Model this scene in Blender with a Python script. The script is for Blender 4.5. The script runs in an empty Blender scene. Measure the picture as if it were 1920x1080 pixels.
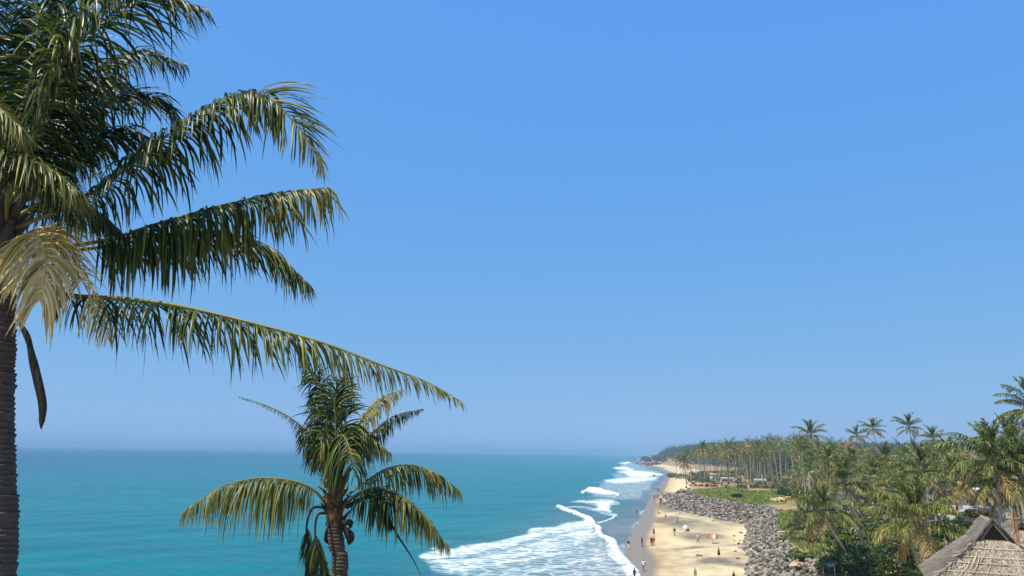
import bpy, bmesh, math, random
import numpy as np
from mathutils import Matrix, Vector

R = math.radians
rng = np.random.default_rng(7)
random.seed(7)
scene = bpy.context.scene
C = scene.collection

# ------------------------------------------------------------------ camera
CAM = np.array([0.0, 0.0, 17.0])
F = 1386.7
cam = bpy.data.cameras.new('camera')
cam.lens = 26.0; cam.sensor_width = 36.0; cam.clip_start = 0.1; cam.clip_end = 90000
camo = bpy.data.objects.new('camera', cam); C.objects.link(camo)
RM = (Matrix.Rotation(R(90 + 12.54), 4, 'X') @ Matrix.Rotation(R(0.84), 4, 'Z'))
camo.matrix_world = Matrix.Translation(Vector(CAM)) @ RM
scene.camera = camo
RN = np.array(RM.to_3x3())

# ------------------------------------------------------------------ light
SUN_EL, SUN_AZ = 63.0, 238.0          # azimuth clockwise from +Y (view direction): behind and to the left
w = bpy.data.worlds.new('World'); scene.world = w; w.use_nodes = True
nt = w.node_tree; nt.nodes.clear()
sky = nt.nodes.new('ShaderNodeTexSky'); sky.sky_type = 'NISHITA'; sky.sun_disc = False
sky.sun_elevation = R(SUN_EL); sky.sun_rotation = R(SUN_AZ)
sky.altitude = 0; sky.air_density = 1.0; sky.dust_density = 0.4; sky.ozone_density = 2.2
# camera-like rendition of the sky: one power and gain per channel, the same in every direction
sep = nt.nodes.new('ShaderNodeSeparateColor'); com = nt.nodes.new('ShaderNodeCombineColor')
nt.links.new(sky.outputs[0], sep.inputs[0])
for i, (p, g) in enumerate(((0.56, 1.12), (0.28, 3.0), (-0.06, 9.1))):
    pw = nt.nodes.new('ShaderNodeMath'); pw.operation = 'POWER'; pw.inputs[1].default_value = p
    ml = nt.nodes.new('ShaderNodeMath'); ml.operation = 'MULTIPLY'; ml.inputs[1].default_value = g
    nt.links.new(sep.outputs[i], pw.inputs[0]); nt.links.new(pw.outputs[0], ml.inputs[0]); nt.links.new(ml.outputs[0], com.inputs[i])
bg = nt.nodes.new('ShaderNodeBackground'); bg.inputs['Strength'].default_value = 0.07
wo = nt.nodes.new('ShaderNodeOutputWorld')
nt.links.new(com.outputs[0], bg.inputs['Color'])
nt.links.new(bg.outputs[0], wo.inputs['Surface'])
sun = bpy.data.lights.new('sun', 'SUN'); sun.energy = 5.0; sun.angle = R(0.5); sun.color = (1.0, 0.925, 0.74)
suno = bpy.data.objects.new('sun', sun); C.objects.link(suno)
_sd = Vector((math.sin(R(SUN_AZ)) * math.cos(R(SUN_EL)), math.cos(R(SUN_AZ)) * math.cos(R(SUN_EL)), math.sin(R(SUN_EL))))
suno.rotation_euler = _sd.to_track_quat('Z', 'Y').to_euler(); suno.location = (-60, -60, 120)
scene.view_settings.view_transform = 'Standard'; scene.view_settings.look = 'None'
scene.view_settings.gamma = 1.0; scene.view_settings.use_curve_mapping = False
scene.view_settings.exposure = 0.515
scene.render.engine = 'CYCLES'
cy = scene.cycles
cy.use_denoising = True; cy.denoising_prefilter = 'FAST'
cy.max_bounces = 6; cy.diffuse_bounces = 3; cy.glossy_bounces = 3; cy.transmission_bounces = 4; cy.volume_bounces = 1
cy.transparent_max_bounces = 8

# ------------------------------------------------------------------ helpers
def ray(px, py):
    return RN @ np.array([(px - 960) / F, -(py - 540) / F, -1.0])

def at(px, py, D):                       # point at distance D along the view's forward (world Y)
    d = ray(px, py); return CAM + d * (D / d[1])

def ground(px, py, z=0.0):               # point where a level at height z is met
    d = ray(px, py); return CAM + d * ((z - CAM[2]) / d[2])

def smooth(a, b, x):
    t = np.clip((x - a) / (b - a), 0, 1); return t * t * (3 - 2 * t)

def new_mesh(name, V, faces, mats=(), mi=None, shade=True, attrs=None):
    me = bpy.data.meshes.new(name)
    V = np.asarray(V, dtype=np.float32).reshape(-1, 3)
    groups = faces if isinstance(faces, list) else [faces]
    groups = [np.asarray(g, dtype=np.int32) for g in groups if len(g)]
    me.vertices.add(len(V)); me.vertices.foreach_set('co', V.ravel())
    nl = sum(g.size for g in groups); nf = sum(len(g) for g in groups)
    me.loops.add(nl); me.polygons.add(nf)
    me.loops.foreach_set('vertex_index', np.concatenate([g.ravel() for g in groups]))
    starts, o = [], 0
    for g in groups:
        starts.append(o + np.arange(len(g)) * g.shape[1]); o += g.size
    me.polygons.foreach_set('loop_start', np.concatenate(starts).astype(np.int32))
    for m in mats: me.materials.append(m)
    if mi is not None: me.polygons.foreach_set('material_index', np.asarray(mi, dtype=np.int32))
    me.polygons.foreach_set('use_smooth', np.full(nf, bool(shade)))
    for k, v in (attrs or {}).items():
        a = me.attributes.new(k, 'FLOAT', 'POINT'); a.data.foreach_set('value', np.asarray(v, dtype=np.float32))
    me.update(calc_edges=True); me.validate()
    return me

def link(name, data, parent=None, loc=None, rot=None, scl=None):
    o = bpy.data.objects.new(name, data); C.objects.link(o)
    if parent is not None: o.parent = parent
    if loc is not None: o.location = loc
    if rot is not None: o.rotation_euler = rot
    if scl is not None: o.scale = scl
    return o

def tag(o, label=None, cat=None, group=None, kind=None):
    if label: o['label'] = label
    if cat: o['category'] = cat
    if group: o['group'] = group
    if kind: o['kind'] = kind
    return o

def thing(name, label, cat, loc=(0, 0, 0), rotz=0, group=None):
    o = bpy.data.objects.new(name, None); C.objects.link(o)
    o.location = loc; o.rotation_euler = (0, 0, rotz); o.empty_display_size = .2
    return tag(o, label, cat, group)

class MB:                                # collects simple solids into one mesh
    def __init__(s): s.V = []; s.Q = []; s.T = []; s.n = 0
    def add(s, V, Q=(), T=()):
        V = np.asarray(V, float)
        s.V.append(V)
        if len(Q): s.Q.append(np.asarray(Q) + s.n)
        if len(T): s.T.append(np.asarray(T) + s.n)
        s.n += len(V); return s
    def box(s, c, size, rz=0, top=1.0):
        x, y, z = np.asarray(size) / 2
        V = np.array([[-x, -y, -z], [x, -y, -z], [x, y, -z], [-x, y, -z], [-x * top, -y * top, z], [x * top, -y * top, z], [x * top, y * top, z], [-x * top, y * top, z]])
        ca, sa = math.cos(rz), math.sin(rz)
        V = V @ np.array([[ca, sa, 0], [-sa, ca, 0], [0, 0, 1]]) + np.asarray(c)
        return s.add(V, [[0, 3, 2, 1], [4, 5, 6, 7], [0, 1, 5, 4], [1, 2, 6, 5], [2, 3, 7, 6], [3, 0, 4, 7]])
    def tube(s, P, r, n=6, caps=True):
        V, Q, T = tube(P, r, n, caps); return s.add(V, Q, T)
    def mesh(s, name, mat, shade=False):
        return new_mesh(name, np.concatenate(s.V), [np.concatenate(s.Q) if s.Q else [], np.concatenate(s.T) if s.T else []], [mat], shade=shade)
    def build(s, name, mat, parent=None, shade=False, **k):
        return link(name, s.mesh(name, mat, shade), parent, **k)

def frames(P):
    T = np.gradient(P, axis=0); T /= np.linalg.norm(T, axis=1)[:, None] + 1e-9
    return T

def tube(P, r, n=6, caps=True):
    P = np.asarray(P, float); r = np.broadcast_to(np.asarray(r, float), (len(P),))
    T = frames(P)
    ref = np.array([0, 0, 1.0]) if abs(T[:, 2]).mean() < .8 else np.array([0, 1.0, 0])
    A = np.cross(T, ref); A /= np.linalg.norm(A, axis=1)[:, None] + 1e-9
    B = np.cross(T, A)
    th = np.arange(n) * 2 * math.pi / n
    V = (P[:, None] + r[:, None, None] * (np.cos(th)[None, :, None] * A[:, None] + np.sin(th)[None, :, None] * B[:, None])).reshape(-1, 3)
    i = np.arange(len(P) - 1)[:, None] * n; j = np.arange(n)[None]
    Q = np.stack([i + j, i + (j + 1) % n, i + n + (j + 1) % n, i + n + j], -1).reshape(-1, 4)
    Tr = []
    if caps:
        b = (len(P) - 1) * n
        Tr = [[0, k + 1, k] for k in range(1, n - 1)] + [[b, b + k, b + k + 1] for k in range(1, n - 1)]
    return V, Q, Tr

def spline(P, n):                        # Catmull-Rom through the points, evenly resampled
    P = np.asarray(P, float)
    E = np.vstack([2 * P[0] - P[1], P, 2 * P[-1] - P[-2]])
    out = []
    for i in range(1, len(E) - 2):
        t = np.linspace(0, 1, 24, endpoint=False)[:, None]
        p0, p1, p2, p3 = E[i - 1], E[i], E[i + 1], E[i + 2]
        out.append(.5 * (2 * p1 + (p2 - p0) * t + (2 * p0 - 5 * p1 + 4 * p2 - p3) * t ** 2 + (3 * p1 - p0 - 3 * p2 + p3) * t ** 3))
    out = np.vstack(out + [P[-1:]])
    L = np.r_[0, np.cumsum(np.linalg.norm(np.diff(out, axis=0), axis=1))]
    u = np.linspace(0, L[-1], n)
    return np.stack([np.interp(u, L, out[:, k]) for k in range(3)], 1)

# ------------------------------------------------------------------ bodies (grown now, placed later)
def person_geo(stride=.22, arm=.12, bend=0.0, sit=False, turn=0.0, raise_arm=False):
    hip = .93 if not sit else .16
    sh = hip + .50; J = {}
    pel = (0, 0, hip); che = (0, bend * .2, hip + .30); nk = (0, bend * .4, sh + .06); hd = (0, bend * .5 - .01, sh + .19); ht = (0, bend * .5, sh + .29)
    V = [pel, (0, bend * .1, hip + .15), che, nk, (0, bend * .45, sh + .12), hd, ht]; Rr = [(.135, .11), (.125, .095), (.16, .11), (.06, .06), (.055, .06), (.085, .10), (.05, .06)]
    E = [(0, 1), (1, 2), (2, 3), (3, 4), (4, 5), (5, 6)]
    V.append((0, hd[1] - .095, hd[2] - .01)); Rr.append((.018, .02)); E.append((5, 7))     # nose
    for s in (-1, 1):
        b = len(V); st = stride * s
        if sit: V += [(.10 * s, -.05, hip), (.16 * s, -.42, hip + .28), (.15 * s, -.66, .07), (.15 * s, -.84, .05)]
        else: V += [(.095 * s, 0, hip - .06), (.10 * s, -st * .5 - .02, .50), (.10 * s, -st + .03 * (st < 0), .09), (.11 * s, -st - .15, .035)]
        Rr += [(.095, .10), (.06, .06), (.042, .045), (.035, .03)]; E += [(0, b), (b, b + 1), (b + 1, b + 2), (b + 2, b + 3)]
        b = len(V); up_ = raise_arm and s > 0
        V += [(.18 * s, bend * .3, sh - .02), (.24 * s, bend * .3 + arm * s * .5, sh - .29) if not up_ else (.27 * s, -.16, sh - .18), (.25 * s, bend * .3 + arm * s - .08, sh - .53) if not up_ else (.14 * s, -.30, sh + .02), (.25 * s, bend * .3 + arm * s - .12, sh - .66) if not up_ else (.09 * s, -.26, sh + .14)]
        Rr += [(.06, .06), (.042, .042), (.03, .03), (.024, .035)]; E += [(2, b), (b, b + 1), (b + 1, b + 2), (b + 2, b + 3)]
    me = bpy.data.meshes.new('body'); me.from_pydata(V, E, []); o = bpy.data.objects.new('tmp', me); C.objects.link(o)
    sk = o.modifiers.new('skin', 'SKIN'); sk.use_smooth_shade = True
    for d, r_ in zip(me.skin_vertices[0].data, Rr): d.radius = r_
    me.skin_vertices[0].data[0].use_root = True
    ss = o.modifiers.new('sub', 'SUBSURF'); ss.levels = 1; ss.render_levels = 1
    dg = bpy.context.evaluated_depsgraph_get(); ev = o.evaluated_get(dg); out = bpy.data.meshes.new_from_object(ev)
    bpy.data.objects.remove(o); bpy.data.meshes.remove(me)
    return out, hip, sh

POSES = {}
for nm, kw in (('walk', {}), ('stand', dict(stride=.05)), ('stroll', dict(stride=.1)), ('reach', dict(raise_arm=True)), ('sit', dict(sit=True))):
    POSES[nm] = person_geo(**kw)

# ------------------------------------------------------------------ materials
class Mat:
    def __init__(s, name, col=(.5, .5, .5), rough=.7, spec=.3):
        s.m = bpy.data.materials.new(name); s.m.use_nodes = True
        s.nt = s.m.node_tree; s.p = s.nt.nodes['Principled BSDF']; s.out = s.nt.nodes['Material Output']
        s.p.inputs['Base Color'].default_value = (*col, 1); s.p.inputs['Roughness'].default_value = rough
        s.p.inputs['Specular IOR Level'].default_value = spec
    def n(s, t, **k):
        nd = s.nt.nodes.new(t)
        for a, b in k.items(): setattr(nd, a, b)
        return nd
    def l(s, a, b): s.nt.links.new(a, b); return s
    def noise(s, scale, detail=4, rough=.6, vec=None, dist=0):
        nd = s.n('ShaderNodeTexNoise'); nd.inputs['Scale'].default_value = scale; nd.inputs['Detail'].default_value = detail
        nd.inputs['Roughness'].default_value = rough; nd.inputs['Distortion'].default_value = dist
        if vec is not None: s.l(vec, nd.inputs['Vector'])
        return nd.outputs['Fac']
    def coord(s, kind='Object', scale=None):
        o = s.n('ShaderNodeTexCoord').outputs[kind]
        if scale is None: return o
        mp = s.n('ShaderNodeMapping'); mp.inputs['Scale'].default_value = scale; s.l(o, mp.inputs['Vector']); return mp.outputs[0]
    def attr(s, name):
        a = s.n('ShaderNodeAttribute'); a.attribute_name = name; return a.outputs['Fac']
    def math(s, op, a, b=None, c=None, clamp=False):
        nd = s.n('ShaderNodeMath', operation=op, use_clamp=clamp)
        for i, v in enumerate((a, b, c)):
            if v is None: continue
            if isinstance(v, (int, float)): nd.inputs[i].default_value = v
            else: s.l(v, nd.inputs[i])
        return nd.outputs[0]
    def ramp(s, fac, lo, hi):
        nd = s.n('ShaderNodeMapRange', interpolation_type='SMOOTHSTEP'); nd.inputs['From Min'].default_value = lo; nd.inputs['From Max'].default_value = hi
        s.l(fac, nd.inputs['Value']); return nd.outputs['Result']
    def mix(s, fac, a, b, blend='MIX'):
        nd = s.n('ShaderNodeMix', data_type='RGBA', blend_type=blend)
        for i, v in ((0, fac), (6, a), (7, b)):
            if isinstance(v, (int, float)): nd.inputs[i].default_value = v
            elif isinstance(v, tuple): nd.inputs[i].default_value = (*v, 1)
            else: s.l(v, nd.inputs[i])
        return nd.outputs[2]
    def color(s, c): return s.l(c, s.p.inputs['Base Color'])
    def bump(s, h, strength=.5, dist=.1):
        b = s.n('ShaderNodeBump'); b.inputs['Strength'].default_value = strength; b.inputs['Distance'].default_value = dist
        s.l(h, b.inputs['Height']); s.l(b.outputs[0], s.p.inputs['Normal']); return s
    def translucent(s, col, amount):
        t = s.n('ShaderNodeBsdfTranslucent'); mx = s.n('ShaderNodeMixShader'); mx.inputs[0].default_value = amount
        if isinstance(col, tuple): t.inputs[0].default_value = (*col, 1)
        else: s.l(col, t.inputs[0])
        s.l(s.p.outputs[0], mx.inputs[1]); s.l(t.outputs[0], mx.inputs[2]); s.l(mx.outputs[0], s.out.inputs['Surface']); return s
    def rnd(s): return s.n('ShaderNodeObjectInfo').outputs['Random']
    def island(s): return s.n('ShaderNodeNewGeometry').outputs['Random Per Island']

def simple(name, col, rough=.75, var=.35, scale=3.0, spec=.25, bump=0):
    m = Mat(name, col, rough, spec)
    f = m.noise(scale, 5, .65, m.coord())
    m.color(m.mix(f, tuple(c * (1 - var) for c in col), tuple(min(1, c * (1 + var)) for c in col)))
    if bump: m.bump(f, bump, .05)
    return m.m

def with_patches(mat, dryc, scale, lo=.45, hi=.65, k=.8):
    nt = mat.node_tree; pb = nt.nodes['Principled BSDF']; src = pb.inputs['Base Color'].links[0].from_socket
    tc = nt.nodes.new('ShaderNodeTexCoord'); nz = nt.nodes.new('ShaderNodeTexNoise'); nz.inputs['Scale'].default_value = scale; nz.inputs['Detail'].default_value = 4
    mr = nt.nodes.new('ShaderNodeMapRange'); mr.inputs['From Min'].default_value = lo; mr.inputs['From Max'].default_value = hi; mr.inputs['To Max'].default_value = k
    mx = nt.nodes.new('ShaderNodeMix'); mx.data_type = 'RGBA'; mx.inputs[7].default_value = (*dryc, 1)
    nt.links.new(tc.outputs['Object'], nz.inputs['Vector']); nt.links.new(nz.outputs['Fac'], mr.inputs['Value']); nt.links.new(mr.outputs[0], mx.inputs[0])
    nt.links.new(src, mx.inputs[6]); nt.links.new(mx.outputs[2], pb.inputs['Base Color']); return mat

def leaf_mat(name, green, dry, spread=.5, rough=.42, spec=.5, amount=.22, hue=0.0):
    # leaflets: green to straw by the 'dry' attribute, each leaflet a little different
    m = Mat(name, green, rough, spec)
    isl = m.island()
    c = m.mix(isl, tuple(x * (1 - spread) for x in green), tuple(x * (1 + spread) for x in green))
    if hue:
        c = m.mix(m.math('MULTIPLY', m.rnd(), hue), c, (.11, .10, .022))
    d = m.math('ADD', m.attr('dry'), m.math('MULTIPLY', m.math('SUBTRACT', m.island(), .5), .35), clamp=True)
    c = m.mix(d, c, dry)
    m.color(c); m.translucent(m.mix(1.0, m.mix(1.0, c, (2.0, 2.1, 1.2), 'MULTIPLY'), (1, 1, 1), 'MULTIPLY'), amount)
    return m.m

# ------------------------------------------------------------------ coast lines, world coordinates (X as a function of Y)
def line_from(pts, z):
    W = np.array([ground(x, y, z) for x, y in pts]); W = W[np.argsort(W[:, 1])]
    keep = [0]
    for i in range(1, len(W)):
        if W[i, 1] > W[keep[-1], 1] + .5: keep.append(i)
    return W[keep]
FARSHORE = np.array([[250, 1480], [284, 1700], [335, 1950], [405, 2250], [510, 2700], [740, 3600], [1500, 6000]], float)
shore = line_from([(1197, 1080), (1185, 1060), (1172, 1035), (1176, 1010), (1188, 990), (1201, 970), (1211, 950), (1221, 930), (1234, 915), (1245, 900), (1252, 892), (1252, 886), (1232, 880), (1205, 874)], 0)
dry = line_from([(1215, 1080), (1222, 1060), (1217, 1045), (1204, 1033), (1203, 1015), (1209, 1001), (1220, 978), (1224, 955), (1230, 934), (1244, 917), (1253, 897), (1262, 887), (1240, 879)], .5)
toe = line_from([(1412, 1080), (1406, 1062), (1418, 1045), (1400, 1028), (1403, 1010), (1409, 993), (1396, 980), (1346, 972), (1301, 962), (1263, 952), (1247, 944), (1243, 935), (1284, 921), (1292, 910), (1288, 898), (1272, 890)], 2.0)
crest = line_from([(1556, 1080), (1522, 1045), (1482, 1030), (1456, 1003), (1449, 975), (1462, 955), (1425, 948), (1380, 945), (1340, 935), (1304, 926), (1300, 915), (1300, 905), (1306, 895)], 4.5)
def Xs(y):
    y = np.asarray(y, float)
    Yk = np.r_[shore[:, 1], FARSHORE[:, 1]]; Xk = np.r_[shore[:, 0], FARSHORE[:, 0]]
    o = np.argsort(Yk); return np.interp(y, Yk[o], Xk[o])
def Xd(y): return np.where(np.asarray(y) > dry[-1, 1], Xs(y) + 14, np.maximum(np.interp(y, dry[:, 1], dry[:, 0]), Xs(y) + .6))
def Xt(y): return np.where(np.asarray(y) > toe[-1, 1], Xs(y) + 30, np.maximum(np.interp(y, toe[:, 1], toe[:, 0]), Xd(y) + .8))
def Xc(y): return np.where(np.asarray(y) > crest[-1, 1], Xs(y) + 45, np.maximum(np.interp(y, crest[:, 1], crest[:, 0]), Xt(y) + 2.0))

def vnoise(x, y, s, seed=0):             # smooth value noise for terrain
    x = np.asarray(x, float) / s; y = np.asarray(y, float) / s
    xi = np.floor(x).astype(int); yi = np.floor(y).astype(int); fx = x - xi; fy = y - yi
    def h(a, b):
        v = np.sin(a * 127.1 + b * 311.7 + seed * 74.7) * 43758.5453; return v - np.floor(v)
    fx = fx * fx * (3 - 2 * fx); fy = fy * fy * (3 - 2 * fy)
    return (h(xi, yi) * (1 - fx) + h(xi + 1, yi) * fx) * (1 - fy) + (h(xi, yi + 1) * (1 - fx) + h(xi + 1, yi + 1) * fx) * fy

def land_z(x, y):
    x = np.asarray(x, float); y = np.asarray(y, float)
    s, d, t, c = Xs(y), Xd(y), Xt(y), Xc(y)
    z = np.where(x < s, np.maximum(-3.0, (x - s) * .06), 0)
    z = np.where((x >= s) & (x < d), np.clip(.5 * (x - s) / (d - s) + .22 * (vnoise(x, y, 7, 12) - .5) * np.minimum(1, (d - x) / 3), -.2, 1), z)
    z = np.where((x >= d) & (x < t), .5 + 1.5 * (x - d) / (t - d) + .18 * (vnoise(x, y, 7, 1) - .5) * np.minimum(1, (x - d) / 3), z)
    z = np.where((x >= t) & (x < c), 2.0 + 2.5 * (x - t) / (c - t), z)
    inl = np.maximum(0, x - c)
    zi = 4.5 + .5 * smooth(0, 25, inl) + 1.2 * (vnoise(x, y, 23, 2) - .5) * smooth(0, 12, inl) + 2.5 * smooth(60, 260, inl) + 4 * smooth(200, 800, inl)
    # headland: an upland whose edge stands over the beach
    head = smooth(800, 1400, y) * smooth(25, 130, inl) * 8 + smooth(1150, 1420, y) * smooth(-8, 34, inl) * 17
    zi = zi + head * (.8 + .4 * vnoise(x, y, 180, 3))
    z = np.where(x >= c, zi, z)
    # the bluff the viewpoint stands on
    r = np.maximum(0, y - 3.5)
    bl = 15.2 - .34 * r - .02 * np.maximum(0, np.abs(x) - 25) ** 1.3 + .8 * (vnoise(x, y, 6, 4) - .5) * smooth(4, 10, y)
    bl = np.where(x < -30, bl - .5 * (-30 - x), bl)
    return np.maximum(z, bl)

# ------------------------------------------------------------------ ground, beach
rows = np.r_[np.linspace(-60, 90, 60)[:-1], np.geomspace(90, 700, 230)[:-1], np.geomspace(700, 5000, 90)]
def strip(rows, lo, hi, n, pw=1.0):
    u = np.linspace(0, 1, n) ** pw
    X = lo(rows)[:, None] * (1 - u) + hi(rows)[:, None] * u
    return X, np.repeat(rows[:, None], n, 1)
def grid_mesh(name, X, Y, mat, attrs=None):
    Z = land_z(X, Y); h, n = X.shape
    i = np.arange(h - 1)[:, None] * n; j = np.arange(n - 1)[None]
    Q = np.stack([i + j, i + j + 1, i + n + j + 1, i + n + j], -1).reshape(-1, 4)
    a = {k: v.ravel() for k, v in (attrs or {}).items()}
    return new_mesh(name, np.stack([X, Y, Z], -1).reshape(-1, 3), Q, [mat], attrs=a)

m = Mat('sand', (.5, .4, .26), .9, .2)
co = m.coord()
big = m.noise(.055, 4, .6, m.coord('Object', (1.0, .45, 1)), .6)      # dark mineral streaks lying along the water
fine = m.noise(1.4, 6, .7, co)
mid = m.noise(.35, 5, .65, m.coord('Object', (1.0, .5, 1)))
grey = m.math('ADD', m.attr('grey'), m.math('MULTIPLY', m.math('SUBTRACT', m.ramp(m.math('ADD', m.math('MULTIPLY', big, .6), m.math('MULTIPLY', mid, .4)), .47, .64), .0), .62), clamp=True)
c = m.mix(fine, (.47, .375, .225), (.62, .515, .33))
c = m.mix(grey, c, (.155, .135, .105))
fl = m.noise(2.6, 3, .7, co)
c = m.mix(m.math('MULTIPLY', m.ramp(fl, .60, .70), .45), c, (.10, .08, .055))
c = m.mix(m.math('MULTIPLY', m.ramp(m.noise(.16, 5, .7, m.coord('Object', (1.0, .35, 1)), 1.0), .52, .62), .35), c, (.36, .265, .15))
wet = m.attr('wet')
wf = m.ramp(m.math('ADD', wet, m.math('MULTIPLY', m.math('SUBTRACT', mid, .5), .5)), .18, .95)
c = m.mix(m.math('MULTIPLY', m.ramp(wet, .02, .4), .55), c, (.27, .17, .09))
c = m.mix(wf, c, (.20, .155, .105))
m.color(c)
m.l(m.math('SUBTRACT', .92, m.math('MULTIPLY', wf, .52)), m.p.inputs['Roughness'])
m.l(m.math('ADD', .15, m.math('MULTIPLY', wf, .15)), m.p.inputs['Specular IOR Level'])
m.bump(m.math('MULTIPLY', m.math('ADD', fine, m.math('MULTIPLY', mid, .6)), m.math('SUBTRACT', 1.0, wf)), .8, .10)
SAND = m.m

m = Mat('earth', (.3, .2, .12), .95, .15)
co = m.coord()
n1 = m.noise(.09, 5, .65, co); n2 = m.noise(1.1, 6, .7, co)
c = m.mix(n2, (.20, .135, .075), (.42, .30, .18))
c = m.mix(m.ramp(n1, .50, .60), c, (.36, .17, .085))                  # laterite showing through
c = m.mix(m.ramp(m.noise(.07, 4, .6, m.coord('Object', (1, 1, 0))), .50, .60), c, (.075, .105, .025))
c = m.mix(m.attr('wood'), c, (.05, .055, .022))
m.color(c); m.bump(n2, .9, .3)
EARTH = m.m

X, Y = strip(rows, lambda y: Xs(y) - 130, lambda y: Xs(y) - 1.0, 60, .8)
sea_x, sea_y = X, Y
link('seabed', grid_mesh('seabed', X, Y, simple('seabed_sand', (.3, .25, .17))))['kind'] = 'structure'
Xa, Ya = strip(rows, lambda y: Xs(y) - 1.0, Xd, 10)
Xb, Yb = strip(rows, Xd, lambda y: Xt(y) + 2.0, 44)
X = np.concatenate([Xa, Xb[:, 1:]], 1); Y = np.concatenate([Ya, Yb[:, 1:]], 1)
wd = 1 - smooth(0, 1, (X - Xs(Y)) / np.maximum(.5, 1.0 * (Xd(Y) - Xs(Y))) * .5)
wet = np.where(X < Xd(Y), 1.0, 1 - np.clip((X - Xd(Y)) / 1.6, 0, 1) * .75) * np.where(X > Xd(Y) + 1.6, np.clip(1 - (X - Xd(Y) - 1.6) / 7, 0, 1), 1)
def blobs(X, Y, L):
    g = np.zeros_like(X)
    for px, py, rx, ry, a in L:
        p = ground(px, py, 1.2); q = ground(px + rx, py, 1.2); r = ground(px, py - ry, 1.2)
        g = np.maximum(g, a * np.exp(-(((X - p[0]) / (q[0] - p[0])) ** 2 + ((Y - p[1]) / (r[1] - p[1])) ** 2) ** 2))
    return g
grey = blobs(X, Y, [(1290, 983, 45, 14, .95), (1315, 1008, 42, 14, .95), (1260, 955, 26, 14, .9), (1242, 972, 22, 6, .9), (1345, 1028, 75, 3, .7), (1370, 986, 30, 10, .5), (1350, 1056, 50, 8, .6), (1266, 928, 26, 18, .95), (1400, 1068, 40, 6, .5)])
grey *= .35 + .9 * vnoise(X, Y * .5, 4, 9) * (.6 + .6 * vnoise(X * .4, Y, 1.6, 10)); grey = np.clip(grey * 1.25, 0, 1)
beach = link('beach', grid_mesh('beach', X, Y, SAND, {'wet': wet, 'grey': grey})); beach['kind'] = 'structure'
X, Y = strip(rows, lambda y: Xt(y) + 2.0, lambda y: Xc(y) + 60, 40)
X2, Y2 = strip(rows, lambda y: Xc(y) + 60, lambda y: Xc(y) + 1800, 36, 2.0)
X = np.concatenate([X, X2[:, 1:]], 1); Y = np.concatenate([Y, Y2[:, 1:]], 1)
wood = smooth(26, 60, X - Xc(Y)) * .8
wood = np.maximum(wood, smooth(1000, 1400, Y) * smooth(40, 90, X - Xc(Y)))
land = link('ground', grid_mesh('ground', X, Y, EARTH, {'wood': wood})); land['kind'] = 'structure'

# ------------------------------------------------------------------ sea
ys = np.r_[np.geomspace(8, 95, 40)[:-1], CAM[2] * F / np.linspace(CAM[2] * F / 95, 14, 250)[:-1], np.geomspace(1680, 26000, 40)]
us = np.r_[np.linspace(-1.3, -.72, 14)[:-1], np.linspace(-.72, -.15, 150)[:-1], np.linspace(-.15, .26, 260)[:-1], np.linspace(.26, 1.3, 30)]
Y = np.repeat(ys[:, None], len(us), 1); X = us[None] * Y
dist_sh = Xs(Y) - X
# pixel shapes of the surf are turned into places on the water once, here
def to_px(P):
    q = (P - CAM) @ RN; return 960 + F * q[..., 0] / -q[..., 2], 540 - F * q[..., 1] / -q[..., 2]
PX, PY = to_px(np.stack([X, Y, 0 * X], -1))
def poly_sd(px, py, poly, ky):           # signed distance (inside positive)
    P = np.array(poly, float) * (1, ky); d = np.full(px.shape, 1e9); ins = np.zeros(px.shape, bool); y = py * ky
    for a, b in zip(P, np.roll(P, -1, 0)):
        e = b - a; t = np.clip(((px - a[0]) * e[0] + (y - a[1]) * e[1]) / (e @ e + 1e-9), 0, 1)
        d = np.minimum(d, np.hypot(px - a[0] - t * e[0], y - a[1] - t * e[1]))
        cr = (a[1] > y) != (b[1] > y)
        ins ^= cr & (px < (b[0] - a[0]) * (y - a[1]) / (b[1] - a[1] + 1e-12) + a[0])
    return np.where(ins, d, -d)
def chain_d(px, py, pts, ky):
    P = np.array(pts, float) * (1, ky); d = np.full(px.shape, 1e9); y = py * ky
    for a, b in zip(P[:-1], P[1:]):
        e = b - a; t = np.clip(((px - a[0]) * e[0] + (y - a[1]) * e[1]) / (e @ e + 1e-9), 0, 1)
        d = np.minimum(d, np.hypot(px - a[0] - t * e[0], y - a[1] - t * e[1]))
    return d
wn = lambda s, k: vnoise(X / 1.0, Y / (1 + Y / 260.0), s, k) - .5
PXw = PX + (wn(9, 31) * 26 + wn(3.5, 32) * 12) * np.minimum(1, 160 / Y) ** .5; PYw = PY + (wn(7, 33) * 9 + wn(3, 34) * 5) * np.minimum(1, 130 / Y) ** 1.2
foam = np.zeros_like(X); ridge = np.zeros_like(X)
def fpoly(poly, dens, soft, ky=2.0):
    global foam
    foam = np.maximum(foam, dens * smooth(-soft * .4, soft, poly_sd(PXw, PYw, poly, ky)))
def fline(pts, dens, wdt, ky=2.0, h=0):
    global foam, ridge
    d = chain_d(PXw, PYw, pts, ky)
    foam = np.maximum(foam, dens * (1 - smooth(wdt * .4, wdt, d)))
    if h: ridge = np.maximum(ridge, h * (1 - smooth(0, wdt * 1.5, d)))
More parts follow.
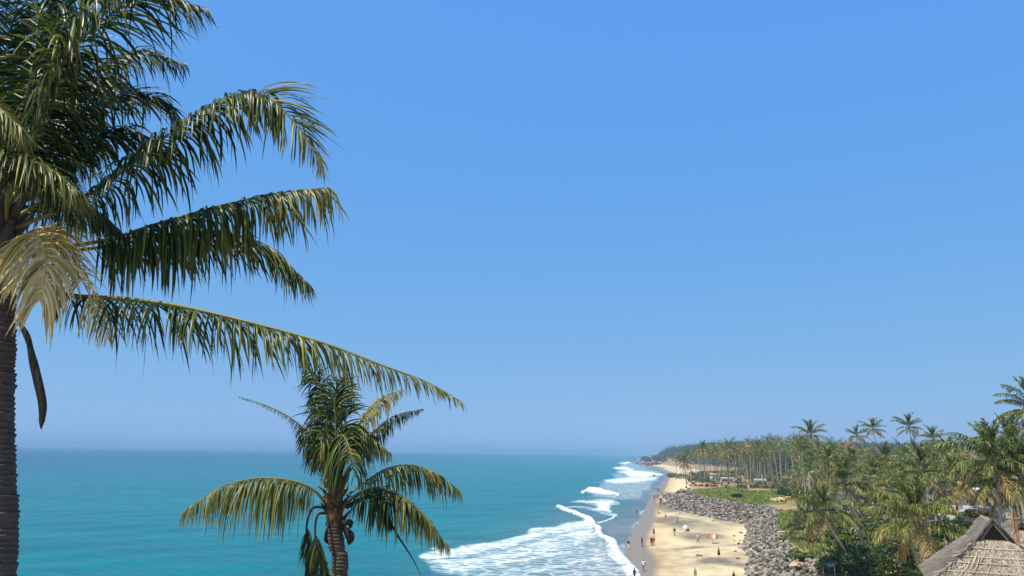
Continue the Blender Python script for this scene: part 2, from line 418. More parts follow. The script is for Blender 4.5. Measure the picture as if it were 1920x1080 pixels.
# main broken wave in front
fpoly([(775, 1052), (800, 1036), (862, 1026), (930, 1015), (1000, 999), (1060, 985), (1105, 978), (1125, 985), (1130, 1005), (1160, 1032), (1185, 1062), (1196, 1084), (900, 1092), (800, 1075)], .47, 18)
fpoly([(780, 1054), (812, 1042), (880, 1036), (960, 1022), (1030, 1004), (1085, 988), (1120, 984), (1130, 1003), (1100, 1026), (1020, 1046), (930, 1062), (840, 1078)], .62, 22)
fpoly([(800, 1050), (870, 1046), (930, 1042), (900, 1060), (830, 1066)], .74, 22)
fpoly([(1020, 1012), (1075, 992), (1118, 986), (1128, 1002), (1090, 1012)], .80, 18)
fline([(800, 1046), (862, 1034), (930, 1022), (1000, 1006), (1060, 991), (1105, 983)], .70, 22)
fline([(860, 1068), (960, 1052), (1060, 1036)], .66, 10)
fline([(1010, 1072), (1090, 1054), (1140, 1050)], .62, 10)
fline([(1049, 952), (1068, 962), (1090, 970), (1106, 975), (1118, 982), (1127, 1000)], .90, 8, h=.9)
fline([(1126, 998), (1140, 1012), (1155, 1024), (1168, 1036), (1180, 1052), (1190, 1070), (1196, 1084)], .82, 12, h=.25)
fline([(1166, 1042), (1178, 1058), (1186, 1074)], .78, 22)
fline([(1115, 982), (1130, 977), (1148, 966)], .75, 5)
# second and third breakers
fpoly([(1056, 940), (1090, 936), (1145, 935), (1153, 952), (1140, 962), (1110, 958), (1080, 955), (1112, 948), (1090, 943)], .85, 12)
fpoly([(1089, 925), (1105, 917), (1117, 911), (1130, 918), (1149, 924), (1148, 932), (1120, 929)], .9, 10)
fline([(1090, 926), (1110, 917), (1130, 920), (1148, 929)], 1.0, 6, h=.8)
fline([(1050, 954), (1090, 950), (1130, 962), (1150, 966)], .5, 9)
fpoly([(1110, 905), (1150, 902), (1215, 902), (1225, 907), (1150, 909)], .85, 9)
fpoly([(1165, 888), (1185, 882), (1240, 886), (1246, 890), (1215, 897), (1180, 896)], .95, 8)
fpoly([(1155, 897), (1190, 895), (1232, 899), (1215, 904), (1170, 903)], .9, 8)
fpoly([(1146, 877), (1165, 873), (1195, 880), (1180, 885), (1155, 881)], .95, 6)
fpoly([(1155, 868), (1178, 864), (1186, 868), (1170, 872)], .9, 5)
fpoly([(1160, 918), (1215, 915), (1228, 920), (1190, 924)], .55, 10)
fpoly([(1155, 932), (1200, 929), (1214, 932), (1180, 936)], .45, 10)
fpoly([(1100, 934), (1130, 905), (1150, 882), (1160, 866), (1186, 864), (1245, 884), (1238, 900), (1222, 918), (1205, 935), (1160, 940)], .42, 12)
fpoly([(1130, 899), (1165, 893), (1238, 893), (1240, 900), (1190, 907), (1140, 906)], .78, 8)
fpoly([(1152, 884), (1180, 880), (1236, 884), (1225, 890), (1165, 889)], .85, 7)
fpoly([(1095, 945), (1150, 938), (1160, 946), (1125, 956)], .6, 8)
fpoly([(1128, 1000), (1150, 1016), (1172, 1036), (1188, 1062), (1190, 1082), (1165, 1082), (1150, 1050), (1130, 1022)], .6, 14)
fline([(1197, 1002), (1199, 985), (1208, 968), (1213, 955), (1222, 940)], .5, 6)
fpoly([(1200, 960), (1212, 952), (1220, 940), (1212, 962), (1212, 972)], .75, 8)
fpoly([(808, 1032), (830, 1026), (826, 1036)], .55, 6)
fpoly([(840, 1018), (850, 1016), (848, 1022)], .5, 5)
foam = np.maximum(foam, .40 * np.exp(-((dist_sh - .6) / 1.1) ** 2) * smooth(.15, .8, vnoise(X, Y, 16, 41)) * (Y < 520))
foam = np.where(dist_sh < -.5, np.minimum(foam, .35), foam)
swell = .10 * np.sin((X * .35 + Y * 1.0) / 5.5 + 2.5 * vnoise(X, Y, 40, 5)) + .07 * np.sin((X * .8 - Y * .9) / 2.7 + 3 * vnoise(X, Y, 25, 6))
Z = swell * smooth(3, 30, dist_sh) * smooth(1500, 400, Y) + ridge + .12 * foam * smooth(0, 4, dist_sh)
h_, n_ = X.shape
i = np.arange(h_ - 1)[:, None] * n_; j = np.arange(n_ - 1)[None]
Q = np.stack([i + j, i + j + 1, i + n_ + j + 1, i + n_ + j], -1).reshape(-1, 4)
m = Mat('sea_water', (.02, .2, .25), .3, .35)
m.p.inputs['IOR'].default_value = 1.11
co = m.coord()
shal = m.ramp(m.attr('offshore'), 45, 0)
deep = m.ramp(m.attr('offshore'), 60, 900)
w1 = m.noise(.03, 5, .6, m.coord('Object', (.3, 1.0, 1)), .4)
w2 = m.noise(.9, 5, .65, m.coord('Object', (.45, 1.0, 1)))
w3 = m.noise(.22, 4, .6, m.coord('Object', (.35, 1.0, 1)), .6)
c = m.mix(deep, (.0005, .140, .162), (.0005, .052, .120))
c = m.mix(m.math('MULTIPLY', shal, .85), c, (.11, .148, .15))
c = m.mix(m.math('MULTIPLY', m.ramp(m.math('ADD', m.attr('offshore'), m.math('MULTIPLY', m.math('SUBTRACT', w1, .5), 14.0)), 11, 0), .85), c, (.175, .168, .155))
c = m.mix(m.ramp(w1, .35, .7), c, m.mix(.5, c, (.001, .075, .115)))
c = m.mix(m.math('MULTIPLY', m.math('ADD', m.ramp(w2, .42, .66), m.math('MULTIPLY', m.ramp(w3, .45, .62), .7)), .36), c, (.001, .055, .08))
fn = m.math('ADD', m.math('MULTIPLY', m.noise(.42, 7, .68, m.coord('Object', (.55, 1.0, 1)), .5), .62), m.math('MULTIPLY', m.noise(1.7, 5, .7, m.coord('Object', (.5, 1.0, 1))), .38))
ff = m.ramp(m.math('ADD', m.attr('foam'), m.math('MULTIPLY', m.math('SUBTRACT', fn, .5), 2.9)), .40, 1.06)
vor = m.n('ShaderNodeTexVoronoi', feature='DISTANCE_TO_EDGE'); vor.inputs['Scale'].default_value = .42
wv = m.n('ShaderNodeTexNoise'); wv.inputs['Scale'].default_value = .5; wv.inputs['Detail'].default_value = 4
wm = m.n('ShaderNodeMix', data_type='VECTOR'); wm.inputs[0].default_value = .45
wa = m.n('ShaderNodeVectorMath', operation='MULTIPLY'); wa.inputs[1].default_value = (6, 6, 6); m.l(wv.outputs['Color'], wa.inputs[0])
wb = m.n('ShaderNodeVectorMath', operation='ADD'); m.l(m.coord('Object', (.7, 1.0, 0)), wb.inputs[0]); m.l(wa.outputs[0], wb.inputs[1]); m.l(wb.outputs[0], vor.inputs['Vector'])
lace = m.math('MULTIPLY', m.math('SUBTRACT', 1.0, m.ramp(vor.outputs['Distance'], .01, .16)), m.math('MULTIPLY', m.ramp(m.attr('foam'), .12, .75), .75))
ff = m.math('MAXIMUM', ff, lace)
ff = m.math('MULTIPLY', ff, m.ramp(m.attr('foam'), .02, .25))
thin = m.math('MULTIPLY', m.ramp(m.attr('foam'), .1, .8), .28)
c = m.mix(thin, c, (.34, .46, .50))
c = m.mix(ff, c, (.66, .69, .72))
m.color(c)
m.l(m.math('ADD', .24, m.math('MULTIPLY', ff, .6)), m.p.inputs['Roughness'])
m.bump(m.math('ADD', m.math('MULTIPLY', w2, .5), m.math('MULTIPLY', ff, .4)), .35, .4)
sea = link('sea', new_mesh('sea', np.stack([X, Y, Z], -1).reshape(-1, 3), Q, [m.m], attrs={'foam': foam.ravel(), 'offshore': dist_sh.ravel()}))
sea['kind'] = 'structure'

# ------------------------------------------------------------------ haze
m = bpy.data.materials.new('sea_air'); m.use_nodes = True
nt = m.node_tree; nt.nodes.clear()
pv = nt.nodes.new('ShaderNodeVolumePrincipled'); pv.inputs['Color'].default_value = (.31, .495, .70, 1); pv.inputs['Density'].default_value = .00023
oo = nt.nodes.new('ShaderNodeOutputMaterial'); nt.links.new(pv.outputs[0], oo.inputs['Volume'])
hz = MB().box((0, 14000, 28), (70000, 29000, 68)).build('haze', m); hz['kind'] = 'stuff'
hz.data.materials[0] = m

# ------------------------------------------------------------------ coconut fronds
def leaflets(P, n, L, W, droop=2.0, fwd=(78, 28), vee=20, up=None, seg=5, u0=.12, u1=1.0, gaps=0.0, wind=(0, 0, 0), jit=.12, dry=(0, 1), fold=.22, prof=None, sides=(1, -1), wprof=None, r=None, lenjit=.12):
    """Leaflets along rachis P. Returns V, Q, dry attribute."""
    r = r or rng
    T = frames(P)
    u = np.linspace(0, 1, len(P)); out = []
    up = np.array([0, 0, 1.0]) if up is None else np.asarray(up, float)
    Vs, Qs, Ds = [], [], []; nv = 0
    for s in sides:
        uu = np.linspace(u0, u1, n) + r.normal(0, .25 / n, n)
        if gaps:
            g = vnoise(uu * 37 + s * 11, uu * 0 + r.uniform(0, 99), 1.6); uu = uu[g > gaps]
        uu = np.clip(uu, 0, 1); k = len(uu)
        if k == 0: continue
        B = np.stack([np.interp(uu, u, P[:, a]) for a in range(3)], 1)
        Tg = np.stack([np.interp(uu, u, T[:, a]) for a in range(3)], 1); Tg /= np.linalg.norm(Tg, axis=1)[:, None]
        S = np.cross(Tg, up); S /= np.linalg.norm(S, axis=1)[:, None] + 1e-6; S *= s
        N = np.cross(S, Tg) * s
        a = np.radians(fwd[0] + (fwd[1] - fwd[0]) * uu ** 1.3) + r.normal(0, jit * .6, k) + .35 * (vnoise(uu * 23 + s * 7, 0 * uu + r.uniform(0, 50), 1.0) - .5)
        v = np.radians(vee) + r.normal(0, jit, k)
        d = np.cos(a)[:, None] * Tg + np.sin(a)[:, None] * (np.cos(v)[:, None] * S + np.sin(v)[:, None] * N)
        t_ = (uu - u0) / (u1 - u0 + 1e-9)
        pl = (np.interp(t_, [0, .12, .4, .75, .92, 1], [.55, .85, 1, .8, .5, .28]) if prof is None else np.interp(t_, np.linspace(0, 1, len(prof)), prof))
        ll = L * pl * (1 + r.normal(0, lenjit, k))
        ww = W * (np.clip(pl, .5, 1)) * (1 + r.normal(0, .12, k))
        dr = droop * (1 + r.normal(0, .28, k)) + np.where(r.random(k) < .09, 3.0, 0); old = np.where(r.random(k) < .10, r.uniform(.2, .7, k), 0)
        wv = np.asarray(wind, float) + r.normal(0, jit * .5, (k, 3))
        tw = r.normal(0, .55, k)
        p = B.copy(); prev = None
        tp = np.linspace(0, 1, seg + 1)
        wt = np.interp(tp, [0, .15, .5, .85, 1], [.45, .9, 1, .55, .04])
        for q in range(seg + 1):
            wdir = Tg - (Tg * d).sum(1)[:, None] * d; wdir /= np.linalg.norm(wdir, axis=1)[:, None] + 1e-6
            nd = np.cross(d, wdir)
            wdir = np.cos(tw)[:, None] * wdir + np.sin(tw)[:, None] * nd; nd = np.cross(d, wdir)
            hw = (ww * wt[q] / 2)[:, None]
            if fold:
                ring = np.stack([p - wdir * hw, p + nd * hw * fold * 2 * s, p + wdir * hw], 1)
            else:
                ring = np.stack([p - wdir * hw, p + wdir * hw], 1)
            Vs.append(ring.reshape(-1, 3)); m_ = ring.shape[1]
            Ds.append(np.repeat(np.clip(dry[0] + (dry[1] - dry[0]) * (uu ** 2.2) * .6 + old + (tp[q] ** 4) * .3 * (dry[1] > 0), 0, 1), m_))
            if q:
                b0 = nv + (q - 1) * k * m_; b1 = nv + q * k * m_
                idx = np.arange(k)[:, None] * m_ + np.arange(m_ - 1)[None]
                Qs.append(np.stack([b0 + idx, b0 + idx + 1, b1 + idx + 1, b1 + idx], -1).reshape(-1, 4))
            step = (ll / seg)[:, None]
            p = p + d * step
            d = d + (dr[:, None] * np.array([0, 0, -1.0]) * (2.0 - 1.7 * tp[q]) + wv) / seg
            d /= np.linalg.norm(d, axis=1)[:, None]
        nv += k * m_ * (seg + 1)
    return np.concatenate(Vs), np.concatenate(Qs), np.concatenate(Ds)

LEAF = leaf_mat('palm_leaf', (.013, .036, .007), (.27, .25, .06), amount=.17, rough=.36, spec=.17)
LEAF_OLD = leaf_mat('palm_leaf_yellowing', (.042, .074, .012), (.33, .28, .09), amount=.16, spec=.2)
LEAF_DEAD = leaf_mat('palm_leaf_dead', (.62, .47, .15), (.62, .51, .32), spread=.45, rough=.6, spec=.3, amount=.12)
RACHIS = simple('palm_rachis', (.16, .15, .045), .5, .3, 8)
RACHIS_DEAD = simple('palm_rachis_dead', (.48, .36, .08), .7, .3, 8)
STALK = simple('palm_dead_stalk', (.035, .028, .022), .85, .5, 14)
BARK = simple('palm_bark_grey', (.085, .07, .058), .92, .55, 9, bump=.6)
FIBRE = simple('palm_fibre', (.12, .07, .036), .9, .55, 16, bump=.5)
HUSK = simple('palm_husk', (.03, .022, .016), .8, .4, 9)

def hero_frond(root, pts, label=None, n=92, L=.75, W=.042, r0=.028, mat=None, rmat=None, name='frond', lk=1.28, **k):
    """One frond: rachis mesh (the part) and its leaflets (a sub-part). pts: (px, py, distance)."""
    org = np.array(root.location)
    P = spline([at(*p) for p in pts], 60) - org
    V, Q, T = tube(P, np.linspace(r0, .004, 60) , 7)
    fr = link(name, new_mesh(name, V, [Q, T], [rmat or RACHIS]), root)
    if label: fr['label'] = label
    V, Q, D = leaflets(P, int(n * 1.55), L * lk, W * .70, **{**dict(lenjit=.2, jit=.15, gaps=.13), **k})
    lf = link('leaflets', new_mesh('leaflets', V, Q, [mat or LEAF], attrs={'dry': D}), fr); lf['kind'] = 'stuff'
    return fr

def ringed_trunk(root, P, r, step=.055, amp=.10, sides=26, mat=None, seed=0):
    """Trunk with leaf-scar rings that stand proud and break unevenly."""
    rg = np.random.default_rng(seed)
    P = np.asarray(P, float); jit_ = rg.uniform(.75, 1.35, 400); Ltot = np.linalg.norm(np.diff(P, axis=0), axis=1).sum(); N = int(Ltot / step)
    S = spline(P, N * 3); cs = np.r_[0, np.cumsum(jit_[np.arange(N * 3 - 1) // 3 % 400])]; cs = cs / cs[-1]; S = np.stack([np.interp(cs, np.linspace(0, 1, N * 3), S[:, k]) for k in range(3)], 1); rr = np.interp(np.linspace(0, 1, N * 3), np.linspace(0, 1, len(r)), r)
    ph = np.tile([0, .55, 1.0], N); saw = np.where(ph == 0, 0.0, np.where(ph == .55, .7, 1.0))
    th = np.arange(sides) * 2 * math.pi / sides
    ang = 0.6 * np.sin(th[None] + rg.uniform(0, 6, N)[:, None].repeat(3, 0)) + rg.normal(0, .25, (N * 3, sides))
    rad = rr[:, None] * (1 + amp * (saw[:, None] - .5) * (1 + .5 * ang) + .02 * ang + .03 * rg.normal(0, 1, N).repeat(3)[:, None])
    V = np.stack([S[:, 0, None] + rad * np.cos(th), S[:, 1, None] + rad * np.sin(th), S[:, 2, None] + .012 * ang + 0 * rad], -1).reshape(-1, 3)
    i = np.arange(N * 3 - 1)[:, None] * sides; j = np.arange(sides)[None]
    Q = np.stack([i + j, i + (j + 1) % sides, i + sides + (j + 1) % sides, i + sides + j], -1).reshape(-1, 4)
    return link('trunk', new_mesh('trunk', V, Q, [mat or BARK], shade=False), root)

# ------------------------------------------------------------------ the tall palm at the left edge
D1 = 9.0
b = at(-5, 1080, D1); bz = float(land_z(b[0], b[1]))
p1 = thing('coconut_palm', 'tall coconut palm at the left edge with a pale dead frond hanging before its crown', 'palm tree', (b[0] - .05, b[1], bz - .1))
o1 = np.array(p1.location)
top = at(4, 400, D1) - o1
ringed_trunk(p1, [(0, 0, 0), at(-5, 1080, D1) - o1, at(-5, 800, D1) - o1, at(0, 560, D1) - o1, top], [.24, .19, .18, .175, .16], step=.060, amp=.10, seed=3)
mb = MB()
for k in range(16):                      # old leaf bases wrapped round the head of the trunk
    a = k * 2.4; z = top[2] - .75 + .055 * k
    pA = np.array([top[0] + .15 * math.cos(a), top[1] + .15 * math.sin(a), z]); pB = pA + np.array([.16 * math.cos(a), .16 * math.sin(a), .34])
    mb.tube([pA, (pA + pB) / 2 + (0, 0, -.02), pB], [.085, .06, .035], 6)
mb.build('leaf_base', BARK, p1, shade=True)
hf = lambda *a, **k: hero_frond(p1, *a, **{**dict(lk=1.06), **k, 'droop': k.get('droop', 2) * (.9 if k.get('droop', 2) > 3.1 else .72)})
# rising frond with a broken, hanging end
hf([(20, 430, 9.0), (110, 395, 8.9), (190, 352, 8.8), (330, 242, 8.6), (420, 190, 8.5), (470, 174, 8.45), (500, 182, 8.42)], 'rising frond whose far end is broken and hangs down', n=96, L=.78, W=.05, droop=3.0, vee=-12, u0=.2, prof=(.5, .8, 1, .9, .85, .8), fwd=(75, 45), dry=(0, .25))
hf([(470, 174, 8.45), (512, 190, 8.42), (556, 235, 8.40), (592, 290, 8.38), (604, 318, 8.36)], 'broken tip section of the rising frond', n=44, L=.55, W=.034, r0=.012, droop=.9, vee=8, u0=.02, fwd=(50, 14), prof=(1.15, 1.1, .9, .6, .35), up=(.2, -1, .3), mat=LEAF_OLD, dry=(.05, .5), name='frond')
k_ = MB().tube([at(468, 178, 8.45) - o1, at(474, 170, 8.44) - o1, at(480, 170, 8.44) - o1], [.02, .032, .022], 8); k_.build('broken_stub', STALK, p1, shade=True)
# level frond with long hanging leaflets and its twin behind
hf([(60, 470, 9.0), (190, 452, 9.2), (300, 418, 9.3), (420, 384, 9.35), (520, 362, 9.35), (607, 352, 9.3)], n=104, L=.86, W=.05, droop=3.2, vee=-28, u0=.2, prof=(.8, 1, 1.05, .95, .8, .65), dry=(0, .6), r0=.03)
hf([(60, 480, 9.2), (200, 462, 9.7), (330, 440, 10.1), (430, 440, 10.3), (510, 468, 10.4), (578, 532, 10.4)], n=84, L=.85, W=.05, droop=2.0, vee=-10, u0=.18, fwd=(66, 25), dry=(0, .1))
# lowest frond reaching out over the sea
hf([(70, 545, 9.0), (150, 556, 8.8), (230, 560, 8.6), (330, 573, 8.4), (450, 600, 8.2), (600, 641, 8.05), (720, 686, 7.95), (800, 716, 7.9), (863, 752, 7.85)], 'longest frond, reaching out low over the sea', n=112, L=.64, W=.040, droop=2.4, vee=-22, u0=.08, prof=(.8, 1, 1, .95, .8, .5, .16), dry=(0, .75), wind=(.25, 0, 0), gaps=.12, r0=.034)
# dead frond hanging towards us
hf([(25, 452, 8.9), (52, 440, 8.65), (76, 446, 8.45), (86, 478, 8.3), (84, 520, 8.25), (76, 562, 8.25)], 'dead straw-coloured frond hanging towards the viewer', n=96, L=.66, W=.05, lk=1.0, droop=1.7, vee=-4, u0=.08, fwd=(88, 34), up=(.1, -1, .7), mat=LEAF_DEAD, rmat=RACHIS_DEAD, dry=(.0, .9), prof=(.9, 1, 1, .9, .7), r0=.034, fold=.15)
hf([(40, 470, 8.9), (110, 480, 8.6), (150, 520, 8.45), (180, 580, 8.4), (205, 640, 8.4)], 'withered brown frond beside the dead one', n=46, L=.42, W=.034, droop=2.4, vee=-5, u0=.2, up=(0, -1, .8), mat=LEAF_DEAD, rmat=RACHIS_DEAD, dry=(-.35, .35), gaps=.25, r0=.02)
# dense middle
hf([(20, 400, 9.1), (80, 300, 9.5), (150, 225, 9.8), (235, 185, 10.1), (300, 190, 10.2), (335, 235, 10.2)], n=84, L=.85, W=.05, droop=1.6, vee=14, fwd=(65, 22), u0=.15, dry=(-.1, .15))
hf([(20, 410, 9.2), (90, 330, 9.6), (170, 270, 9.9), (240, 250, 10.0), (300, 280, 10.0)], n=80, L=.85, W=.05, droop=2.0, vee=8, fwd=(65, 25), u0=.15, dry=(-.1, .1))
hf([(20, 400, 9.0), (70, 240, 9.0), (120, 120, 8.9), (190, 40, 8.8), (280, -6, 8.7), (376, 14, 8.7)], n=90, L=.95, W=.05, droop=2.0, vee=8, fwd=(70, 22), u0=.15, dry=(0, .2))
hf([(15, 390, 8.9), (60, 240, 8.6), (110, 120, 8.4), (150, 40, 8.3), (205, -30, 8.3), (270, -70, 8.3)], 'arching frond with sunlit leaflets on its right side', n=70, L=.9, W=.062, droop=2.2, vee=14, fwd=(70, 30), u0=.2, up=(-.5, -.55, .6), dry=(.12, .35))
hf([(10, 390, 9.1), (40, 220, 9.3), (80, 60, 9.5), (150, -60, 9.6), (260, -90, 9.7), (330, -20, 9.7)], n=90, L=1.0, W=.055, droop=2.2, vee=4, fwd=(70, 25), u0=.12, dry=(-.1, .1))
hf([(0, 390, 9.1), (0, 220, 9.3), (20, 60, 9.4), (60, -80, 9.5), (110, -160, 9.5)], n=86, L=1.0, W=.055, droop=1.5, vee=0, fwd=(70, 25), u0=.12, dry=(-.1, .1))
hf([(0, 390, 8.9), (-40, 260, 8.6), (-90, 140, 8.4), (-180, 60, 8.3), (-300, 60, 8.2)], n=86, L=1.0, W=.055, droop=2.4, vee=4, fwd=(75, 25), u0=.12, dry=(0, .2))
hf([(0, 400, 8.9), (-60, 320, 8.6), (-100, 230, 8.3), (-80, 180, 8.0), (-20, 190, 7.8), (40, 240, 7.7)], n=76, L=.8, W=.04, droop=2.0, vee=12, fwd=(68, 25), u0=.2, dry=(.2, .5), mat=LEAF_OLD)
hf([(0, 410, 8.9), (-50, 360, 8.5), (-60, 310, 8.2), (0, 290, 7.9), (80, 310, 7.75), (150, 360, 7.7)], n=84, L=.8, W=.036, droop=1.8, vee=8, fwd=(60, 22), u0=.18, dry=(.1, .35))
hf([(10, 415, 8.9), (20, 350, 8.6), (60, 330, 8.3), (110, 360, 8.1), (150, 420, 8.0)], n=60, L=.6, W=.036, droop=2.2, vee=8, u0=.2, dry=(0, .2))
hf([(15, 420, 9.0), (60, 390, 9.3), (120, 380, 9.7), (180, 400, 9.9), (230, 440, 10.0)], n=70, L=.7, W=.045, droop=2.2, vee=8, u0=.15, dry=(-.1, .1))
hf([(15, 400, 9.2), (90, 250, 10.2), (170, 140, 10.8), (260, 100, 11.2), (340, 120, 11.4)], n=80, L=1.0, W=.06, droop=2.2, vee=8, u0=.12, dry=(-.1, .1))
hf([(10, 400, 9.3), (60, 280, 10.3), (120, 180, 11.0), (200, 150, 11.5), (270, 190, 11.8)], n=80, L=1.0, W=.06, droop=2.0, vee=8, u0=.12, dry=(-.1, .1))
hf([(0, 400, 9.3), (20, 280, 10.3), (50, 160, 11.0), (90, 90, 11.6), (130, 100, 11.9)], n=80, L=1.1, W=.065, droop=1.8, vee=8, u0=.1, dry=(-.1, .1))
hf([(0, 400, 9.1), (30, 250, 9.2), (60, 130, 9.3), (70, 30, 9.3), (40, -60, 9.3)], n=80, L=1.05, W=.06, droop=1.2, vee=-4, u0=.1, dry=(-.1, .1), up=(-.2, -1, .2))
hf([(-10, 420, 9.0), (-90, 400, 9.0), (-200, 420, 9.0), (-320, 500, 9.0)], n=80, L=.9, W=.045, droop=3, vee=4, u0=.15)
hf([(-10, 450, 9.0), (-90, 480, 8.9), (-200, 560, 8.8), (-300, 680, 8.7)], n=80, L=.9, W=.045, droop=3, vee=4, u0=.15)
# dark bare spathe hanging below the crown
P = spline([at(10, 575, 8.8), at(34, 602, 8.7), (at(52, 634, 8.65)), at(60, 668, 8.62), at(70, 710, 8.6), at(80, 760, 8.6), at(77, 805, 8.6)], 40) - o1
rr = np.interp(np.linspace(0, 1, 40), [0, .16, .24, .33, .42, .55, .7, .86, .95, 1], [.014, .016, .03, .046, .04, .06, .062, .058, .04, .006])
V, Q, T = tube(P, rr * .85, 9)
Vc = np.repeat(P, 9, 0); V = Vc + (V - Vc) * np.array([1, .55, 1])
link('spathe', new_mesh('spathe', V, [Q, T], [STALK]), p1)

# ------------------------------------------------------------------ the smaller palm
D2 = 18.0
b = at(636, 1080, D2); bz = float(land_z(b[0], b[1]))
p2 = thing('coconut_palm', 'smaller wind-tattered coconut palm standing before the open sea', 'palm tree', (b[0] + .05, b[1], bz - .1))
o2 = np.array(p2.location); a2 = lambda x, y, d=D2: at(x, y, d) - o2
ringed_trunk(p2, [(0, 0, 0), a2(637, 1080), a2(632, 1030), a2(627, 985), a2(627, 950)], [.24, .195, .185, .19, .17], step=.075, amp=.065, seed=5)
V, Q, T = tube(spline([a2(627, 985), a2(628, 955), a2(629, 920), a2(631, 885), a2(634, 862)], 12), [.185, .195, .195, .185, .175, .17, .16, .15, .14, .13, .11, .08], 14)
V = V + rng.normal(0, .012, V.shape)
link('fibre_head', new_mesh('fibre_head', V, [Q, T], [FIBRE], shade=False), p2)
mb = MB()
for k in range(26):                      # torn fibre and old leaf bases
    a = k * 2.399; z0 = 975 - 3.6 * k
    c0 = a2(628 + 15 * math.cos(a), z0, D2 + .2 * math.sin(a)); dv = np.array([math.cos(a), math.sin(a), 0])
    mb.tube([c0, c0 + dv * .10 + (0, 0, .14), c0 + dv * rng.uniform(.12, .26) + (0, 0, rng.uniform(.12, .4))], [.055, .035, .008], 5)
mb.build('leaf_base', FIBRE, p2)
for (x, y, dd, s) in ((654, 1010, -.1, .95), (655, 984, -.12, .6), (613, 1012, .05, .6)):
    P = spline([a2(640 if x > 630 else 618, 984, D2 - .15), a2(x, y - 9 * s, D2 + dd), a2(x + (3 if x > 630 else -2), y, D2 + dd), a2(x - (1 if x > 630 else -2), y + 13 * s, D2 + dd)], 14)
    V, Q, T = tube(P, np.interp(np.linspace(0, 1, 14), [0, .3, .55, .8, 1], [.03, .07, .115 * s, .09 * s, .01]), 9)
    link('husk', new_mesh('husk', V, [Q, T], [HUSK]), p2)
hf = lambda *a, **k: hero_frond(p2, *a, **{**dict(r0=.032, W=.055, n=50, lk=1.08), **k})
hf([(612, 948, 18), (592, 922, 17.9), (560, 905, 17.8), (515, 897, 17.7), (470, 898, 17.7), (410, 915, 17.7), (345, 957, 17.7)], 'sunlit frond arching out to the left', n=84, L=1.15, droop=3.4, vee=-26, u0=.12, fwd=(92, 55), prof=(.5, 1, 1, .95, .8, .55, .3), dry=(.12, .55), mat=LEAF_OLD)
hf([(650, 930, 18), (690, 900, 18.3), (728, 878, 18.5), (772, 872, 18.6), (820, 888, 18.7), (858, 917, 18.7)], n=76, L=.85, droop=2.4, vee=-12, u0=.15, prof=(.5, .9, 1, .9, .7, .4), dry=(.05, .4), mat=LEAF_OLD)
hf([(648, 945, 18), (680, 922, 17.6), (710, 915, 17.3), (755, 932, 17.1), (800, 970, 17.0), (838, 1022, 17.0)], n=76, L=.95, droop=2.6, vee=-15, u0=.15, prof=(.7, 1, 1, .8, .55, .3), dry=(.0, .8))
hf([(650, 950, 18), (695, 932, 17.6), (722, 965, 17.4), (748, 1008, 17.3), (772, 1045, 17.3), (792, 1084, 17.3)], 'dark drooping stalk nearly stripped of leaflets', n=40, L=.8, droop=3.0, vee=0, u0=.2, u1=.55, r0=.06, rmat=STALK, prof=(1, 1, .6, .2), dry=(-.2, .2))
hf([(632, 900, 18), (630, 850, 17.8), (632, 822, 17.3), (645, 818, 16.9), (658, 850, 16.5), (664, 892, 16.4)], 'short frond folding over towards the viewer like an umbrella', n=54, L=1.0, W=.075, droop=2.2, vee=4, u0=.3, fwd=(85, 40), up=(-.2, -.8, .6), dry=(.0, .25), prof=(.8, 1, 1, .8, .5))
hf([(632, 900, 18), (634, 845, 17.7), (650, 818, 17.2), (690, 820, 17.0), (730, 848, 17.0)], n=46, L=.66, W=.06, droop=2.8, vee=0, u0=.3, fwd=(80, 35), dry=(.1, .4))
hf([(632, 900, 18), (620, 850, 17.6), (612, 826, 17.3), (604, 832, 17.0), (600, 860, 16.9)], n=50, L=.7, W=.07, droop=2.6, vee=8, u0=.3, fwd=(80, 35), up=(-.6, -.8, .3), dry=(.1, .3))
hf([(628, 890, 18), (618, 800, 18.2), (603, 735, 18.3), (588, 700, 18.3), (571, 682, 18.3)], n=56, L=.58, W=.055, droop=1.8, vee=4, u0=.42, fwd=(62, 22), up=(-.3, -1, .2), dry=(-.1, .1))
hf([(632, 890, 18), (630, 810, 18), (628, 760, 18), (634, 715, 18)], n=50, L=.85, W=.06, droop=1.1, vee=2, u0=.12, fwd=(48, 16), up=(0, -1, .2), dry=(0, .2))
hf([(634, 880, 18), (640, 800, 18.2), (641, 750, 18.3), (652, 703, 18.3)], n=40, L=.5, W=.045, droop=1.4, vee=6, u0=.45, fwd=(45, 20), up=(0, -1, .2), dry=(.3, .7), mat=LEAF_OLD)
hf([(638, 870, 18), (668, 805, 17.9), (690, 772, 17.8), (715, 748, 17.8), (748, 733, 17.8)], 'pale dry upright frond on the right of the crown', n=48, L=.55, W=.05, droop=2.6, vee=0, u0=.25, fwd=(58, 25), up=(-.3, -.6, .6), dry=(.45, .8), mat=LEAF_OLD)
hf([(640, 880, 18), (680, 830, 18.3), (715, 797, 18.5), (745, 778, 18.6), (792, 767, 18.6)], n=60, L=.6, W=.045, droop=3.2, vee=4, u0=.25, fwd=(70, 35), dry=(-.1, .1), prof=(1, 1, .8, .5, .12))
hf([(628, 890, 18), (600, 838, 18), (566, 800, 18), (530, 775, 18), (490, 757, 18), (448, 744, 18)], 'thin half-bare frond pointing up to the left', n=56, L=.75, W=.04, droop=2.4, vee=0, u0=.12, fwd=(70, 30), prof=(1, .95, .6, .22, .16, .1, .05), dry=(.0, .7))
hf([(628, 895, 18), (604, 860, 17.6), (588, 830, 17.5), (576, 806, 17.5), (566, 800, 17.5)], n=40, L=.6, W=.055, droop=2.2, vee=0, u0=.2, fwd=(65, 35), dry=(-.1, .1), up=(-.5, -.8, .4))
